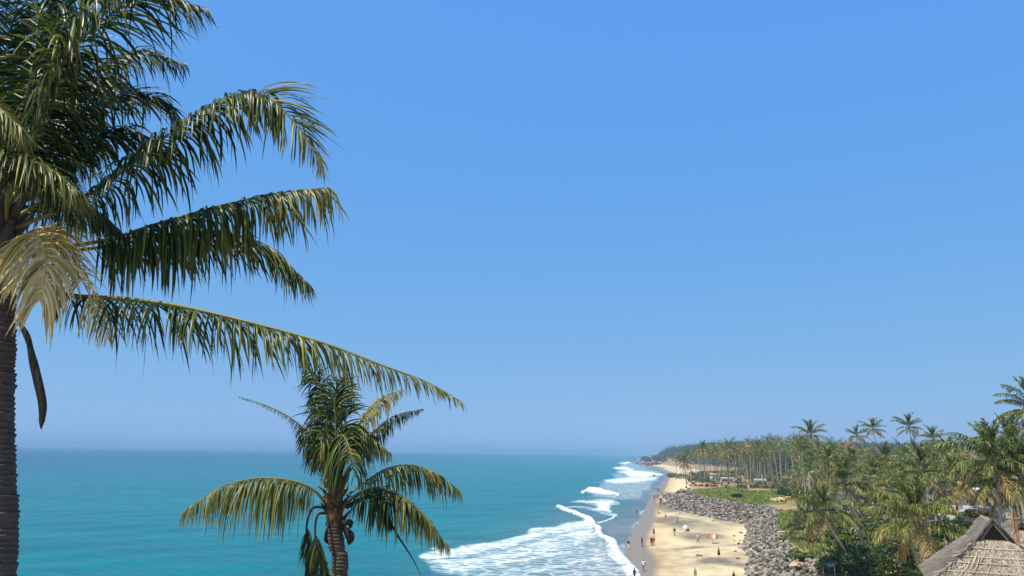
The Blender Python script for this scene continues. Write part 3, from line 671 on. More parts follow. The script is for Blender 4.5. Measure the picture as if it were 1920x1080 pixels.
hf([(634, 880, 18), (614, 820, 18.5), (600, 775, 18.8), (596, 740, 18.9)], n=40, L=.6, W=.055, droop=2.4, vee=0, u0=.3, fwd=(64, 30), dry=(-.1, .1), up=(0, -1, .3))
for pts in ([(612, 952, 17.9), (588, 952, 17.8), (577, 975, 17.75), (575, 1005, 17.7), (582, 1045, 17.7), (592, 1086, 17.7)], [(612, 962, 17.8), (597, 964, 17.6), (591, 985, 17.55), (592, 1015, 17.5), (600, 1050, 17.5), (614, 1086, 17.5)]):
    hf(pts, 'dead grey frond hanging folded against the trunk', n=50, L=.55, W=.045, droop=1.2, vee=0, u0=.40, fwd=(34, 20), up=(0, -1, .1), mat=None, rmat=STALK, r0=.035, dry=(-.1, .1))

# ------------------------------------------------------------------ coconut palms of the shore: shared frond and crown meshes
PALM = leaf_mat('grove_leaf', (.046, .100, .016), (.36, .31, .09), spread=.75, amount=.10, hue=.38, rough=.38, spec=.32)
PALM_YEL = leaf_mat('grove_leaf_yellowing', (.09, .125, .018), (.42, .35, .11), spread=.6, amount=.16, spec=.25)
PALM_DRY = leaf_mat('grove_leaf_dry', (.27, .19, .075), (.42, .31, .15), spread=.45, amount=.12, rough=.6, spec=.25)
PRACH = simple('grove_rachis', (.22, .20, .06), .5, .3, 5)
PBARK = simple('grove_bark', (.34, .295, .23), .9, .45, 1.6, bump=.3)
PBARK_DARK = simple('grove_bark_dark', (.16, .125, .09), .9, .45, 1.6, bump=.3)
prng = np.random.default_rng(21)

def frond_curve(e0, bend, Lr, n=14, sag=0.0):
    t = np.linspace(0, 1, n); a = np.radians(e0 - bend * t ** 1.25)
    d = np.stack([np.cos(a), sag * t, np.sin(a)], 1); d /= np.linalg.norm(d, axis=1)[:, None]
    return np.vstack([[0, 0, 0], np.cumsum((d[1:] + d[:-1]) / 2 * Lr / (n - 1), axis=0)])

AGES = {'young': (80, 30, 3.4), 'mid': (56, 78, 4.3), 'low': (20, 80, 4.4), 'hang': (-22, 52, 3.6)}
FROND = {}
for age, (e0, bd, Lr) in AGES.items():
    FROND[age] = []
    for v in range(4):
        P = frond_curve(e0 + prng.normal(0, 5), bd + prng.normal(0, 8), Lr * prng.uniform(.92, 1.08), sag=prng.normal(0, .14))
        V1, Q1, T1 = tube(P, np.linspace(.05, .012, len(P)), 4)
        V2, Q2, D2_ = leaflets(P, 46, 1.02 if age != 'young' else .85, .078, droop={'young': .7, 'mid': 1.7, 'low': 2.4, 'hang': 1.6}[age], vee={'young': 24, 'mid': 12, 'low': 4, 'hang': 0}[age],
                               fwd=(66, 22) if age != 'young' else (50, 18), seg=3, fold=0, u0=.16, gaps=.05, dry=(0, .2) if age != 'low' else (.08, .5), r=prng, wind=(.12, 0, 0),
                               up=(-.7, 0, .7) if age in ('young', 'mid') else (0, 0, 1) if age == 'low' else (.6, 0, .8))
        me = new_mesh('frond', np.vstack([V1, V2]), [np.vstack([Q1, Q2 + len(V1)]), np.array(T1)], [PRACH, PALM if age != 'hang' else PALM_DRY],
                      mi=np.r_[np.zeros(len(Q1)), np.ones(len(Q2)), np.zeros(len(T1))], attrs={'dry': np.r_[np.zeros(len(V1)), D2_]})
        FROND[age].append(me)

def rotz(V, a):
    c, s = math.cos(a), math.sin(a); return V @ np.array([[c, s, 0], [-s, c, 0], [0, 0, 1]])

def crown_geo(r, nf=20, nl=20, W=.13, seg=2, far=False):
    Vs, Qs, Ds, dr = [], [], [], []; n = 0
    for k in range(nf):
        f = k / (nf - 1); e0 = 84 - 100 * f ** .9 + r.normal(0, 6); bd = 30 + 55 * min(1, f * 1.6) + r.normal(0, 8)
        P = frond_curve(e0, bd, r.uniform(3.5, 4.5), 8, r.normal(0, .12))
        V, Q, D = leaflets(P, nl, 1.1, W, droop=.8 + 1.8 * f, vee=18 - 16 * f, fwd=(62, 22), seg=seg, fold=0, u0=.15, dry=(.0 + .15 * (f > .8), .15 + .35 * (f > .75)), r=r, up=(-.5, 0, .8))
        V = rotz(V, k * 2.399 + r.normal(0, .2)); Vs.append(V); Qs.append(Q + n); Ds.append(D); dr.append(np.full(len(Q), 1 if (f > .86 and r.random() < .6) else 0)); n += len(V)
    return np.vstack(Vs), np.vstack(Qs), np.concatenate(Ds), np.concatenate(dr)
CROWN = []
for v in range(12):
    V, Q, D, d_ = crown_geo(prng)
    CROWN.append(new_mesh('crown', V, Q, [PALM, PALM_DRY], mi=d_, attrs={'dry': D}))

def palm(px, py, w, dx=0, lod=0, kind='green', label=None, group=None, D=None, dia=7.0, size=1.0, dy=0.0, lab_extra=None):
    """A palm whose crown heart stands where the picture shows it; w = crown width in the picture."""
    D = D or dia * F / w
    c = at(px, py, D); bx, _, _ = at(px + dx, py, D)
    by = D + dy
    bz = float(land_z(bx, by)) - .15
    root = thing('coconut_palm', label, 'palm tree', (bx, by, bz), 0, group)
    cr = c - np.array([bx, by, bz])
    h = cr[2]
    P = np.array([(0, 0, 0), (cr[0] * .30, cr[1] * .25, h * .22), (cr[0] * .68, cr[1] * .6, h * .6), tuple(cr)])
    P = spline(P, 12 if lod else 9)
    rr = np.interp(np.linspace(0, 1, len(P)), [0, .1, .5, 1], [.24, .165, .135, .115]) * (.92 if lod else 1.1)
    V, Q, T = tube(P, rr, 7 if lod else 5)
    link('trunk', new_mesh('trunk', V, [Q, T], [PBARK_DARK if kind == 'dark' else PBARK]), root)
    if lod:
        nf = 30 if lod == 2 else 24
        mb = MB().tube([cr - (0, 0, .5), cr - (0, 0, .1), cr + (0, 0, .35), cr + (0, 0, .8)], [.13, .24, .2, .06], 7)
        link('crown_heart', mb.mesh('crown_heart', PBARK_DARK, True), root)
        for k in range(nf):
            f = k / (nf - 1)
            age = 'young' if f < .22 else 'mid' if f < .62 else 'low' if f < (.9 if kind != 'dark' else .75) else 'hang'
            fr = link('frond', FROND[age][int(prng.integers(4))], root, cr + np.array([0, 0, .5 - .7 * f]), (0, 0, k * 2.399 + prng.normal(0, .22)), np.ones(3) * size * prng.uniform(.80, 1.08) * (1.0 if w < 70 else 1))
            if kind == 'yellow' and age in ('mid', 'low') or kind == 'dark' and age == 'low' and prng.random() < .7:
                fr.material_slots[1].link = 'OBJECT'; fr.material_slots[1].material = PALM_YEL if kind == 'yellow' else PALM_DRY
    else:
        cw = link('crown', CROWN[int(prng.integers(12))], root, cr, (prng.normal(0, .06), prng.normal(0, .06), prng.uniform(0, 6.28)), np.ones(3) * size * prng.uniform(.88, 1.1) * np.array([1, 1, prng.uniform(.9, 1.15)]))
        if kind == 'dark':
            cw.material_slots[0].link = 'OBJECT'; cw.material_slots[0].material = PALM_DRY
    return root

SINGLES = [
    # px, py, width, base offset, lod, kind, label
    (1719, 986, 178, 22, 2, 'yellow', 'wide-crowned coconut palm with yellowing fronds just left of the thatched roof'),
    (1862, 868, 165, 6, 2, 'green', 'big upright dark green coconut palm rising behind the thatched roof gable'),
    (1936, 772, 128, 14, 2, 'green', 'highest coconut palm, its crown cut by the right edge of the photo'),
    (1916, 905, 165, 8, 2, 'green', 'bright green coconut palm over the thatched roof at the right edge'),
    (1898, 850, 130, 20, 2, 'yellow', 'coconut palm with golden arching fronds at the right edge below the highest crown'),
    (1542, 962, 118, 82, 2, 'green', 'young coconut palm on a long trunk leaning left over the rocks'),
    (1582, 908, 108, 46, 2, 'green', 'coconut palm with a long pale trunk leaning left across the red earth path'),
    (1632, 948, 78, 6, 2, 'green', 'short coconut palm with a stiff upright fan of fronds beside the red earth path'),
    (1728, 888, 112, 8, 1, 'green', 'thick green coconut palm standing directly above the wide yellowing crown'),
    (1790, 905, 110, -4, 1, 'dark', 'half-withered brown coconut palm in front of the pale building'),
    (1840, 915, 96, 3, 1, 'dark', 'brown drooping coconut palm between the pale building and the big upright palm'),
    (1662, 872, 80, 6, 1, 'green', 'coconut palm with a dense crown below the paired skyline palms'),
    (1690, 925, 92, 10, 1, 'green', 'dark green coconut palm with low fronds left of the thick-crowned one'),
    (1520, 818, 62, 26, 1, 'green', 'leftmost tall skyline coconut palm, its pale trunk slanting down to the right'),
    (1606, 818, 42, 3, 1, 'green', 'small thin skyline palm just left of the two tallest skyline palms'),
    (1637, 806, 50, 18, 1, 'green', 'tall skyline coconut palm with a pale leaning trunk and full round crown'),
    (1704, 802, 54, 20, 1, 'green', 'topmost skyline coconut palm with dead fronds along its trunk'),
    (1750, 826, 56, 2, 1, 'yellow', 'skyline coconut palm with a pale brown drooping skirt, right of the topmost one'),
    (1318, 842, 32, 4, 1, 'dark', 'tall palm with a brown drooping skirt standing highest at the left end of the grove'),
    (1283, 868, 34, 4, 1, 'dark', 'isolated dark palm at the left end of the grove above the beach bend'),
    (1553, 868, 66, 14, 1, 'yellow', 'yellowish coconut palm under the leftmost tall skyline palm'),
    (1600, 872, 70, 6, 1, 'green', 'rich green coconut palm under the small thin skyline palm'),
    (1780, 860, 84, 6, 1, 'yellow', 'golden green coconut palm left of the big upright dark palm'),
    (1498, 900, 44, 4, 1, 'dark', 'dark bushy palm at the near end of the row of bare trunks'),
    (1640, 900, 84, 16, 1, 'yellow', 'yellow-green coconut palm above the red earth path'),
]
for px, py, wd_, dx, lod, kind, lab in SINGLES:
    palm(px, py, wd_, dx, lod, kind, lab)
# extra trunks seen leaning up from the bottom edge
for px, py, wd_, dx, lab in ((1508, 990, 84, 56, 'coconut palm with a slim bare trunk leaning left beside the blue shelter'), (1690, 985, 120, 50, 'coconut palm leaning left, half hidden behind the wide yellowing crown')):
    palm(px, py, wd_, dx, 1, 'green', lab)

# the grove: filled behind its edge and kept under the skyline the photograph shows
edge = line_from([(1262, 886), (1275, 893), (1300, 903), (1350, 914), (1420, 917), (1470, 926), (1495, 945), (1505, 975), (1545, 1000), (1590, 1050), (1640, 1080)], 5.0)
def Xf(y): return np.interp(y, edge[:, 1], edge[:, 0])
SKY = np.array([(1260, 862), (1300, 852), (1350, 846), (1400, 843), (1450, 830), (1500, 826), (1540, 838), (1580, 838), (1620, 842), (1680, 848), (1720, 850), (1760, 850), (1800, 846), (1850, 842), (1900, 840), (1990, 830)])
def near_label(px, kind):
    look = 'brown drooping' if kind == 'dark' else 'leafy green'
    where = ('among the leaning palms left of the hut' if px < 1600 else 'packed above the red earth path' if px < 1715 else 'packed round the pale building' if px < 1862 else 'packed behind the thatched roofs at the right edge')
    return f'{look} coconut palm {where}', f'{look} palms {where}'
def far_label(px, kind):
    look = 'brown withered' if kind == 'dark' else 'slender green'
    where = ('at the thin left end of the grove' if px < 1345 else 'in the row of bare trunks behind the grass patch' if px < 1435 else 'in the tall thick rows right of the grass patch' if px < 1530 else 'in the distant rows below the skyline palms' if px < 1760 else 'in the distant rows at the right')
    return f'{look} coconut palm {where}', f'{look} palms {where}'
placed = []
BLD = [(1768, 1858, 108, 128), (1600, 1648, 120, 140)]               # keep clear in front of and inside these
count = 0; tries = 0
while count < 262 and tries < 20000:
    tries += 1
    near = count >= 184
    px = (prng.uniform(1268, 1520) if prng.random() < .68 else prng.uniform(1500, 1960)) if not near else prng.uniform(1500, 1960)
    D = prng.uniform(95, 260) if near else (290 * (1.0 + 1.4 * prng.random() ** 1.4))
    if px > 1480 and not near: D *= prng.uniform(.62, 1.0)
    x = (px - 960) / F * D
    if x < Xf(D) + 1.5 or D > 820: continue
    if px < 1300 and D < 360: continue
    if near and 1765 < px < 1862 and D < 150: continue
    if near and 1535 < px < 1655 and D < 150: continue
    if any((x - a) ** 2 + (D - b_) ** 2 < (2.6 if not near else 4.4) ** 2 for a, b_ in placed): continue
    h = prng.uniform(11, 27) if not near else prng.uniform(6, 14)
    z = float(land_z(x, D)) + h
    w_ = 7 * F / D
    py = 848.5 + (17 - z) / D * F + .0147 * (px - 960)
    lim = np.interp(px, SKY[:, 0], SKY[:, 1]) + (.12 * w_ if px > 1500 else -2) + prng.exponential(6 if px > 1500 else 4)
    if py < lim: py = lim
    placed.append((x, D)); count += 1
    q = prng.random()
    kind = 'dark' if q < (.16 if px < 1480 else .08) else 'green'
    lean = prng.normal(0, .10 if px < 1500 else .05) * w_ * 1.4
    if near:
        palm(px, py, w_, lean, 0, kind, *near_label(px, kind), D=D, size=prng.uniform(.8, 1.05))
    else:
        palm(px, py, w_, lean, 0, kind, *far_label(px, kind), D=D, size=prng.uniform(.9, 1.25), dy=prng.normal(0, 1.5))

# ------------------------------------------------------------------ far woods, one mass
def leaf_cloud(C_, S_, nper, r, size):   # many small leaf faces in ellipsoid clumps
    k = len(C_); N = k * nper
    d = r.normal(0, 1, (N, 3)); d /= np.linalg.norm(d, axis=1)[:, None]; d *= r.uniform(.45, 1.0, N)[:, None] ** .5
    c = np.repeat(C_, nper, 0) + d * np.repeat(S_, nper, 0)
    a = r.normal(0, 1, (N, 3)); a /= np.linalg.norm(a, axis=1)[:, None]
    b_ = np.cross(a, r.normal(0, 1, (N, 3))); b_ /= np.linalg.norm(b_, axis=1)[:, None]
    s = (size * r.uniform(.6, 1.4, N))[:, None] if np.isscalar(size) else (np.repeat(size, nper) * r.uniform(.6, 1.4, N))[:, None]
    V = np.stack([c - a * s, c + b_ * s * .45, c + a * s, c - b_ * s * .45], 1).reshape(-1, 3)
    return V, np.arange(N * 4).reshape(-1, 4)
def mass_leaf(name, a, b_, rough=.6):
    m = Mat(name, a, rough, .25); m.color(m.mix(m.island(), a, b_)); m.translucent(a, .12); return m.m
FARLEAF = mass_leaf('far_wood_leaf', (.03, .055, .02), (.09, .115, .04))
Vl, Ql, Dl, n = [], [], [], 0
wr = np.random.default_rng(5)
lite = []
for v in range(5):
    lite.append(crown_geo(wr, 11, 5, .34, 1)[:2])
k = 9000
px = wr.uniform(1186, 1760, k); D = 480 + 1700 * wr.random(k) ** 1.25; x = (px - 960) / F * D
ok = (x > np.where(D > 1250, Xs(D) + 10, Xc(D) + 12)) & (x > Xf(D) + np.where(D < 800, 45, -1e9)) & ((px > 1300) | (D > 900))
x, D = x[ok], D[ok]; k = len(x)
hh = wr.uniform(2, 13, k) * np.where(D > 1000, .8, 1.0)
Cc = np.stack([x, D, land_z(x, D) + hh], 1); Sc = wr.uniform(2.0, 4.2, (k, 1)) * np.array([1, 1, .8])
V, Q = leaf_cloud(Cc, Sc, 26, wr, .55 + D / 1800); Vl.append(V); Ql.append(Q + n); n += len(V)
for q in range(1500):
    px = wr.uniform(1196, 1720); D = 460 + 1500 * wr.random() ** 1.3
    x = (px - 960) / F * D
    if x < Xc(D) + 8 or (D < 800 and x < Xf(D) + 40) or (px < 1300 and D < 900): continue
    z0 = float(land_z(x, D)); h = wr.uniform(10, 17)
    V, Q = lite[q % 5]; s = wr.uniform(.85, 1.25)
    Vl.append(rotz(V, wr.uniform(0, 6.3)) * s + (x, D, z0 + h)); Ql.append(Q + n); n += len(V)
fw = link('far_woods', new_mesh('far_woods', np.vstack(Vl), np.vstack(Ql), [FARLEAF])); tag(fw, kind='stuff')

# the rest of the grove's crowns, past the three hundred palms built singly
mid = [crown_geo(wr, 16, 11, .19, 1)[:3] for _ in range(5)]
Vl, Ql, Dl, Vt, Qt, n, nt_ = [], [], [], [], [], 0, 0
q = 0
while q < 330:
    px = wr.uniform(1480, 1960); D = 120 + 330 * wr.random() ** 1.2; x = (px - 960) / F * D
    if x < Xf(D) + 14 or (D < 150 and (1755 < px < 1870 or 1590 < px < 1655)): continue
    q += 1
    z0 = float(land_z(x, D)); z = z0 + wr.uniform(5, 15)
    lim = np.interp(px, SKY[:, 0], SKY[:, 1]) + 22 + wr.exponential(14)
    z = min(z, 17 - (lim - 848.5 - .0147 * (px - 960)) * D / F)
    if z < z0 + 2.5: continue
    V, Q, D_ = mid[q % 5]; s = wr.uniform(.75, 1.0)
    Vl.append(rotz(V, wr.uniform(0, 6.3)) * s + (x, D, z)); Ql.append(Q + n); Dl.append(D_); n += len(V)
    tv, tq, _ = tube([(x + wr.normal(0, 1), D, z0 - .2), (x, D, z)], [.2, .13], 4, False); Vt.append(tv); Qt.append(tq + nt_); nt_ += len(tv)
tag(link('palm_canopy', new_mesh('palm_canopy', np.vstack(Vl), np.vstack(Ql), [PALM], attrs={'dry': np.concatenate(Dl)})), kind='stuff')
tag(link('palm_trunks', new_mesh('palm_trunks', np.vstack(Vt), np.vstack(Qt), [PBARK])), kind='stuff')

# undergrowth of the grove
k = 1500
D = 95 + 520 * wr.random(k) ** 1.5; x = Xf(D) + 2 + (np.maximum(10, .74 * D - Xf(D))) * wr.random(k) ** 1.2
hgt = wr.uniform(.5, 2.0, k) * (1 + .5 * (D < 250))
Cc = np.stack([x, D, land_z(x, D) + hgt * .7], 1); Sc = np.stack([hgt * 1.4, hgt * 1.4, hgt], 1)
V, Q = leaf_cloud(Cc, Sc, 60, wr, .16 + D / 1400)
ug = link('undergrowth', new_mesh('undergrowth', V, Q, [mass_leaf('undergrowth_leaf', (.028, .052, .012), (.12, .15, .035))])); tag(ug, kind='stuff')

# ------------------------------------------------------------------ grass
def px_poly(poly, n, z=4.9):
    P = np.array(poly, float); lo, hi = P.min(0), P.max(0); out = []
    while len(out) < n:
        q = wr.uniform(lo, hi, (n * 2, 2)); s_ = poly_sd(q[:, 0], q[:, 1], poly, 1.0) > 0
        d = np.stack([(q[s_][:, 0] - 960) / F, -(q[s_][:, 1] - 540) / F, -np.ones(s_.sum())], 1) @ RN.T
        zz = np.full(len(d), z)
        for _ in range(4):
            p = CAM + d * ((zz - CAM[2]) / d[:, 2])[:, None]; zz = land_z(p[:, 0], p[:, 1])
        out += list(np.c_[p[:, :2], zz])
    return np.array(out[:n])
GP = [([(1290, 921), (1330, 916), (1400, 918), (1468, 926), (1474, 938), (1450, 944), (1425, 947), (1380, 944), (1340, 935), (1300, 929)], 9000),
      ([(1462, 962), (1500, 955), (1545, 985), (1560, 1012), (1535, 1040), (1500, 1030), (1470, 1005), (1458, 980)], 9000),
      ([(1560, 1040), (1620, 1035), (1700, 1050), (1735, 1085), (1600, 1085)], 8000)]
G = np.vstack([px_poly(p, n) for p, n in GP])
k = len(G); hgt = wr.uniform(.18, .55, k) * (1 + .6 * vnoise(G[:, 0], G[:, 1], 4, 8)); a = wr.uniform(0, 6.28, k); bw = wr.uniform(.05, .12, k) * (1 + G[:, 1] / 150)
ln = wr.normal(0, .2, (k, 2))
side = np.stack([np.cos(a) * bw, np.sin(a) * bw, 0 * a], 1)
V = np.stack([G - side, G + side, G + np.stack([ln[:, 0], ln[:, 1], hgt], 1)], 1).reshape(-1, 3)
gm = mass_leaf('grass_blade', (.13, .20, .028), (.26, .29, .055))
with_patches(gm, (.26, .21, .09), .16, .48, .68, .55)
gr = link('grass', new_mesh('grass', V, np.arange(k * 3).reshape(-1, 3), [gm])); gr['kind'] = 'stuff'
# the ground is green where the grass grows
gx, gy = to_px(np.array([v.co[:] for v in land.data.vertices]))
gv = np.max([smooth(-4, 6, poly_sd(gx, gy, p, 1.0)) for p, _ in GP], 0)
lv = np.array([v.co[:] for v in land.data.vertices]); gv = gv * (lv[:, 1] < 420) * (lv[:, 1] > 40)
at_ = land.data.attributes.new('green', 'FLOAT', 'POINT'); at_.data.foreach_set('value', gv.astype(np.float32))
nt = EARTH.node_tree; mixg = nt.nodes.new('ShaderNodeMix'); mixg.data_type = 'RGBA'; ag = nt.nodes.new('ShaderNodeAttribute'); ag.attribute_name = 'green'
pb = nt.nodes['Principled BSDF']; src = pb.inputs['Base Color'].links[0].from_socket
nt.links.new(ag.outputs['Fac'], mixg.inputs[0]); nt.links.new(src, mixg.inputs[6]); mixg.inputs[7].default_value = (.17, .20, .045, 1); nt.links.new(mixg.outputs[2], pb.inputs['Base Color'])

with_patches(EARTH, (.30, .21, .12), .16, .5, .68, .7)
# ------------------------------------------------------------------ rocks of the sea defence
m = Mat('rock', (.3, .28, .25), .9, .2)
tone = m.math('FRACT', m.math('ADD', m.island(), m.rnd()))
c = m.mix(tone, (.028, .025, .022), (.30, .27, .235))
c = m.mix(m.math('MULTIPLY', m.ramp(m.noise(2.2, 5, .7, m.coord()), .5, .7), .55), c, (.16, .12, .09))
m.color(c); m.bump(m.noise(5, 5, .7, m.coord()), .6, .08)
ROCK = m.m
rr_ = np.random.default_rng(11)
def rock_geo(sub=1):
    bm = bmesh.new(); bmesh.ops.create_icosphere(bm, subdivisions=sub, radius=1.0)
    ax = rr_.normal(0, 1, (7, 3)); ax /= np.linalg.norm(ax, axis=1)[:, None]; cut = rr_.uniform(.55, .95, 7)
    for v in bm.verts:
        p = np.array(v.co)
        for a, c_ in zip(ax, cut):
            e = p @ a - c_
            if e > 0: p = p - a * e * .9
        v.co = Vector(p * (1 + rr_.normal(0, .05)) * np.array([1, .85, .72]))
    bm.verts.index_update()
    V = np.array([v.co[:] for v in bm.verts]); T = np.array([[v.index for v in f.verts] for f in bm.faces]); bm.free()
    return V, T
RG = [rock_geo(2 if k < 8 else 1) for k in range(14)]
RME = [new_mesh('boulder', V, T, [ROCK], shade=False) for V, T in RG[:8]]
spots = []
y = 84.0
while y < 420:
    st = .62 if y < 170 else .85 if y < 260 else 1.3
    xa, xb = float(Xt(y)) - .6, float(Xc(y)) + .7
    xs_ = np.arange(xa, xb, st); xs_ = xs_ + rr_.uniform(-.3, .3, len(xs_)) * st
    for x in xs_:
        yy = y + rr_.uniform(-.4, .4) * st; e = min(x - xa, xb - x)
        if yy > 215 and rr_.random() < min(.95, (yy - 215) / 75): continue
        if rr_.random() < (.42 if e < 1.2 else .14): continue
        s = st * rr_.uniform(.34, .74) * (1.35 if rr_.random() < .08 else 1)
        spots.append((x, yy, float(land_z(x, yy)) + s * .22 + rr_.uniform(0, .35) * (e > 1), s))
    y += st * .9
for k in range(90):                      # strays on the sand and dark stones by the bend of the beach
    yy = rr_.uniform(95, 330); x = float(Xt(yy)) - rr_.exponential(1.3); s = rr_.uniform(.15, .4)
    spots.append((x, yy, float(land_z(x, yy)) + s * .2, s))
for k in range(420):                     # dark shore rocks at the foot of the far headland
    yy = rr_.uniform(1300, 2000); x = float(Xs(yy)) + rr_.uniform(-4, 30); s = rr_.uniform(1.2, 3.4)
    spots.append((x, yy, float(land_z(x, yy)) + s * .2, s))
vis = []
for k, (x, yy, z, s) in enumerate(spots):
    a, b_ = to_px(np.array([[x, yy, z]]))
    vis.append(s / yy if yy < 600 and (b_[0] < 1084 and a[0] < 1560) else -1)
order = np.argsort(-np.array(vis)); own = set(order[:298].tolist())
proto = {}
Vr, Tr_, n = [], [], 0
for k, (x, yy, z, s) in enumerate(spots):
    e = (rr_.uniform(-.5, .5), rr_.uniform(-.5, .5), rr_.uniform(0, 6.28))
    if k in own:
        o = link('boulder', RME[k % 8], None, (x, yy, z), e, (s, s * rr_.uniform(.8, 1.1), s))
        py_ = to_px(np.array([[x, yy, z]]))[1][0]; lo_ = x - float(Xt(yy)) < .4 * (float(Xc(yy)) - float(Xt(yy)))
        where = ('low in the rock bank beside the sand' if lo_ else 'high in the rock bank away from the sand') + (', near the bottom edge' if py_ > 1052 else ', further along the beach')
        tag(o, 'rough grey boulder ' + where, 'boulder', 'boulders ' + where)
    else:
        V, T = RG[8 + k % 6] if yy > 130 else RG[k % 14]
        M = np.array(Matrix.Rotation(e[2], 3, 'Z') @ Matrix.Rotation(e[0], 3, 'X') @ Matrix.Rotation(e[1], 3, 'Y'))
        Vr.append((V * s) @ M.T + (x, yy, z)); Tr_.append(T + n); n += len(V)
rb = link('rock_bank', new_mesh('rock_bank', np.vstack(Vr), np.vstack(Tr_), [ROCK], shade=False)); rb['kind'] = 'stuff'

# ------------------------------------------------------------------ bushes
BUSH = {}
for nm, a, b_ in (('dark', (.018, .042, .014), (.055, .11, .028)), ('light', (.06, .10, .018), (.15, .20, .04)), ('olive', (.05, .065, .02), (.13, .13, .045))):
    BUSH[nm] = mass_leaf('bush_leaf_' + nm, a, b_, .45)
TWIG = simple('bush_stem', (.14, .10, .07), .9)
def bush(px, py, D, wpx, hpx, kind, label, size=.16, n=26, cat='bush'):
    c = at(px, py, D); W = wpx * D / F / 2; H = hpx * D / F
    bz = float(land_z(c[0], c[1])); z = c[2]
    t = thing('bush', label, cat, (c[0], c[1], min(bz, z)))
    o = np.array(t.location); top = c[2] + H / 2 - o[2]
    cc = np.stack([wr.uniform(-.75, .75, n) * W, wr.uniform(-.7, .7, n) * W, top - H * wr.uniform(.2, .85, n)], 1)
    cc[:, 2] -= (cc[:, 0] / W) ** 2 * H * .3
    ss = np.stack([wr.uniform(.2, .42, n) * W] * 2 + [wr.uniform(.14, .28, n) * H], 1)
    V, Q = leaf_cloud(cc, ss, 170, wr, size)
    link('foliage', new_mesh('foliage', V, Q, [BUSH[kind]]), t)
    mb = MB()
    for k in range(6):
        e = cc[k]; mb.tube([(e[0] * .1, e[1] * .1, -.2), (e[0] * .5, e[1] * .5, e[2] * .6), tuple(e)], [.09, .06, .02], 5)
    mb.build('stem', TWIG, t, True)
    return t
bush(1604, 1052, 84, 116, 66, 'dark', 'large dark green bush at the bottom edge under the leaning palm trunks', .2, 34)
bush(1668, 1062, 82, 70, 50, 'light', 'light green bush right of the large dark bush at the bottom edge', .18)
bush(1568, 998, 104, 58, 36, 'light', 'bright green bush between the leaning palms above the blue shelter')
bush(1582, 1014, 100, 34, 22, 'light', 'small green bush on the left of the red earth path')
bush(1790, 990, 84, 62, 44, 'dark', 'dark green bush against the left slope of the thatched roof')
bush(1836, 962, 98, 46, 14, 'olive', 'low leafy hedge clump in front of the grey sheet roof')
bush(1488, 992, 132, 46, 26, 'olive', 'olive shrub behind the white rail at the grass edge')
bush(1512, 975, 142, 52, 30, 'olive', 'rounded olive shrub under the young leaning palm')
bush(1382, 929, 232, 20, 9, 'dark', 'small dark shrub in the middle of the green grass patch')
bush(1478, 922, 250, 44, 24, 'dark', 'dark shrub by the sandy bank at the end of the grass patch', .24)
bush(1440, 940, 225, 40, 9, 'olive', 'dry olive shrub low on the right end of the grass patch')
bush(1307, 924, 300, 30, 10, 'dark', 'dark green shrub at the left tip of the grass patch', .24)
bush(1655, 990, 110, 54, 34, 'light', 'flowering light green bush right of the red earth path')
bush(1690, 1035, 86, 60, 46, 'olive', 'olive bush under the wide yellowing palm crown')

for px, py, D_, w_, h_, lab in ((1452, 988, 150, 34, 9, 'low green creeper spilling over the rocks beside the white rail'), (1474, 1014, 118, 40, 11, 'green creeper on the rocks just below the white rail'),
                                (1508, 1040, 98, 46, 13, 'green creeper on the rocks near the sandy patch'), (1548, 1058, 88, 40, 13, 'green weeds on the rocks at the edge of the blue shelter'),
                                (1440, 953, 205, 30, 6, 'green creeper where the grass patch meets the rocks on its right'), (1392, 948, 215, 34, 6, 'green creeper along the middle of the grass patch edge'), (1340, 938, 245, 30, 6, 'green creeper at the left of the grass patch edge')):
    bush(px, py, D_, w_, h_, 'light', lab, .16, 14)
# ------------------------------------------------------------------ earth bank and path
def sheet_on_ground(name, poly, mat, lift=.05, nx=10, ny=10):
    a, b_, c_, d_ = [np.array(p, float) for p in poly]
    V = []
    for i in range(ny):
        for j in range(nx):
            s, t = j / (nx - 1), i / (ny - 1); q = (a * (1 - s) + b_ * s) * (1 - t) + (d_ * (1 - s) + c_ * s) * t
            p = ground(q[0], q[1], 5.0)
            for _ in range(4): p = ground(q[0], q[1], float(land_z(p[0], p[1])))
            V.append((p[0], p[1], p[2] + lift))
    i = np.arange(ny - 1)[:, None] * nx; j = np.arange(nx - 1)[None]
    Q = np.stack([i + j, i + j + 1, i + nx + j + 1, i + nx + j], -1).reshape(-1, 4)
    o = link(name, new_mesh(name, V, Q, [mat])); o['kind'] = 'structure'; return o
RED = simple('laterite', (.38, .21, .125), .95, .3, .8, bump=.5)
sheet_on_ground('path', [(1600, 1032), (1634, 1030), (1634, 984), (1607, 986)], RED)
sheet_on_ground('sand_patch', [(1478, 1062), (1575, 1068), (1560, 1046), (1500, 1040)], simple('sandy_soil', (.46, .30, .17), .95, .3, .8, bump=.5), .06)
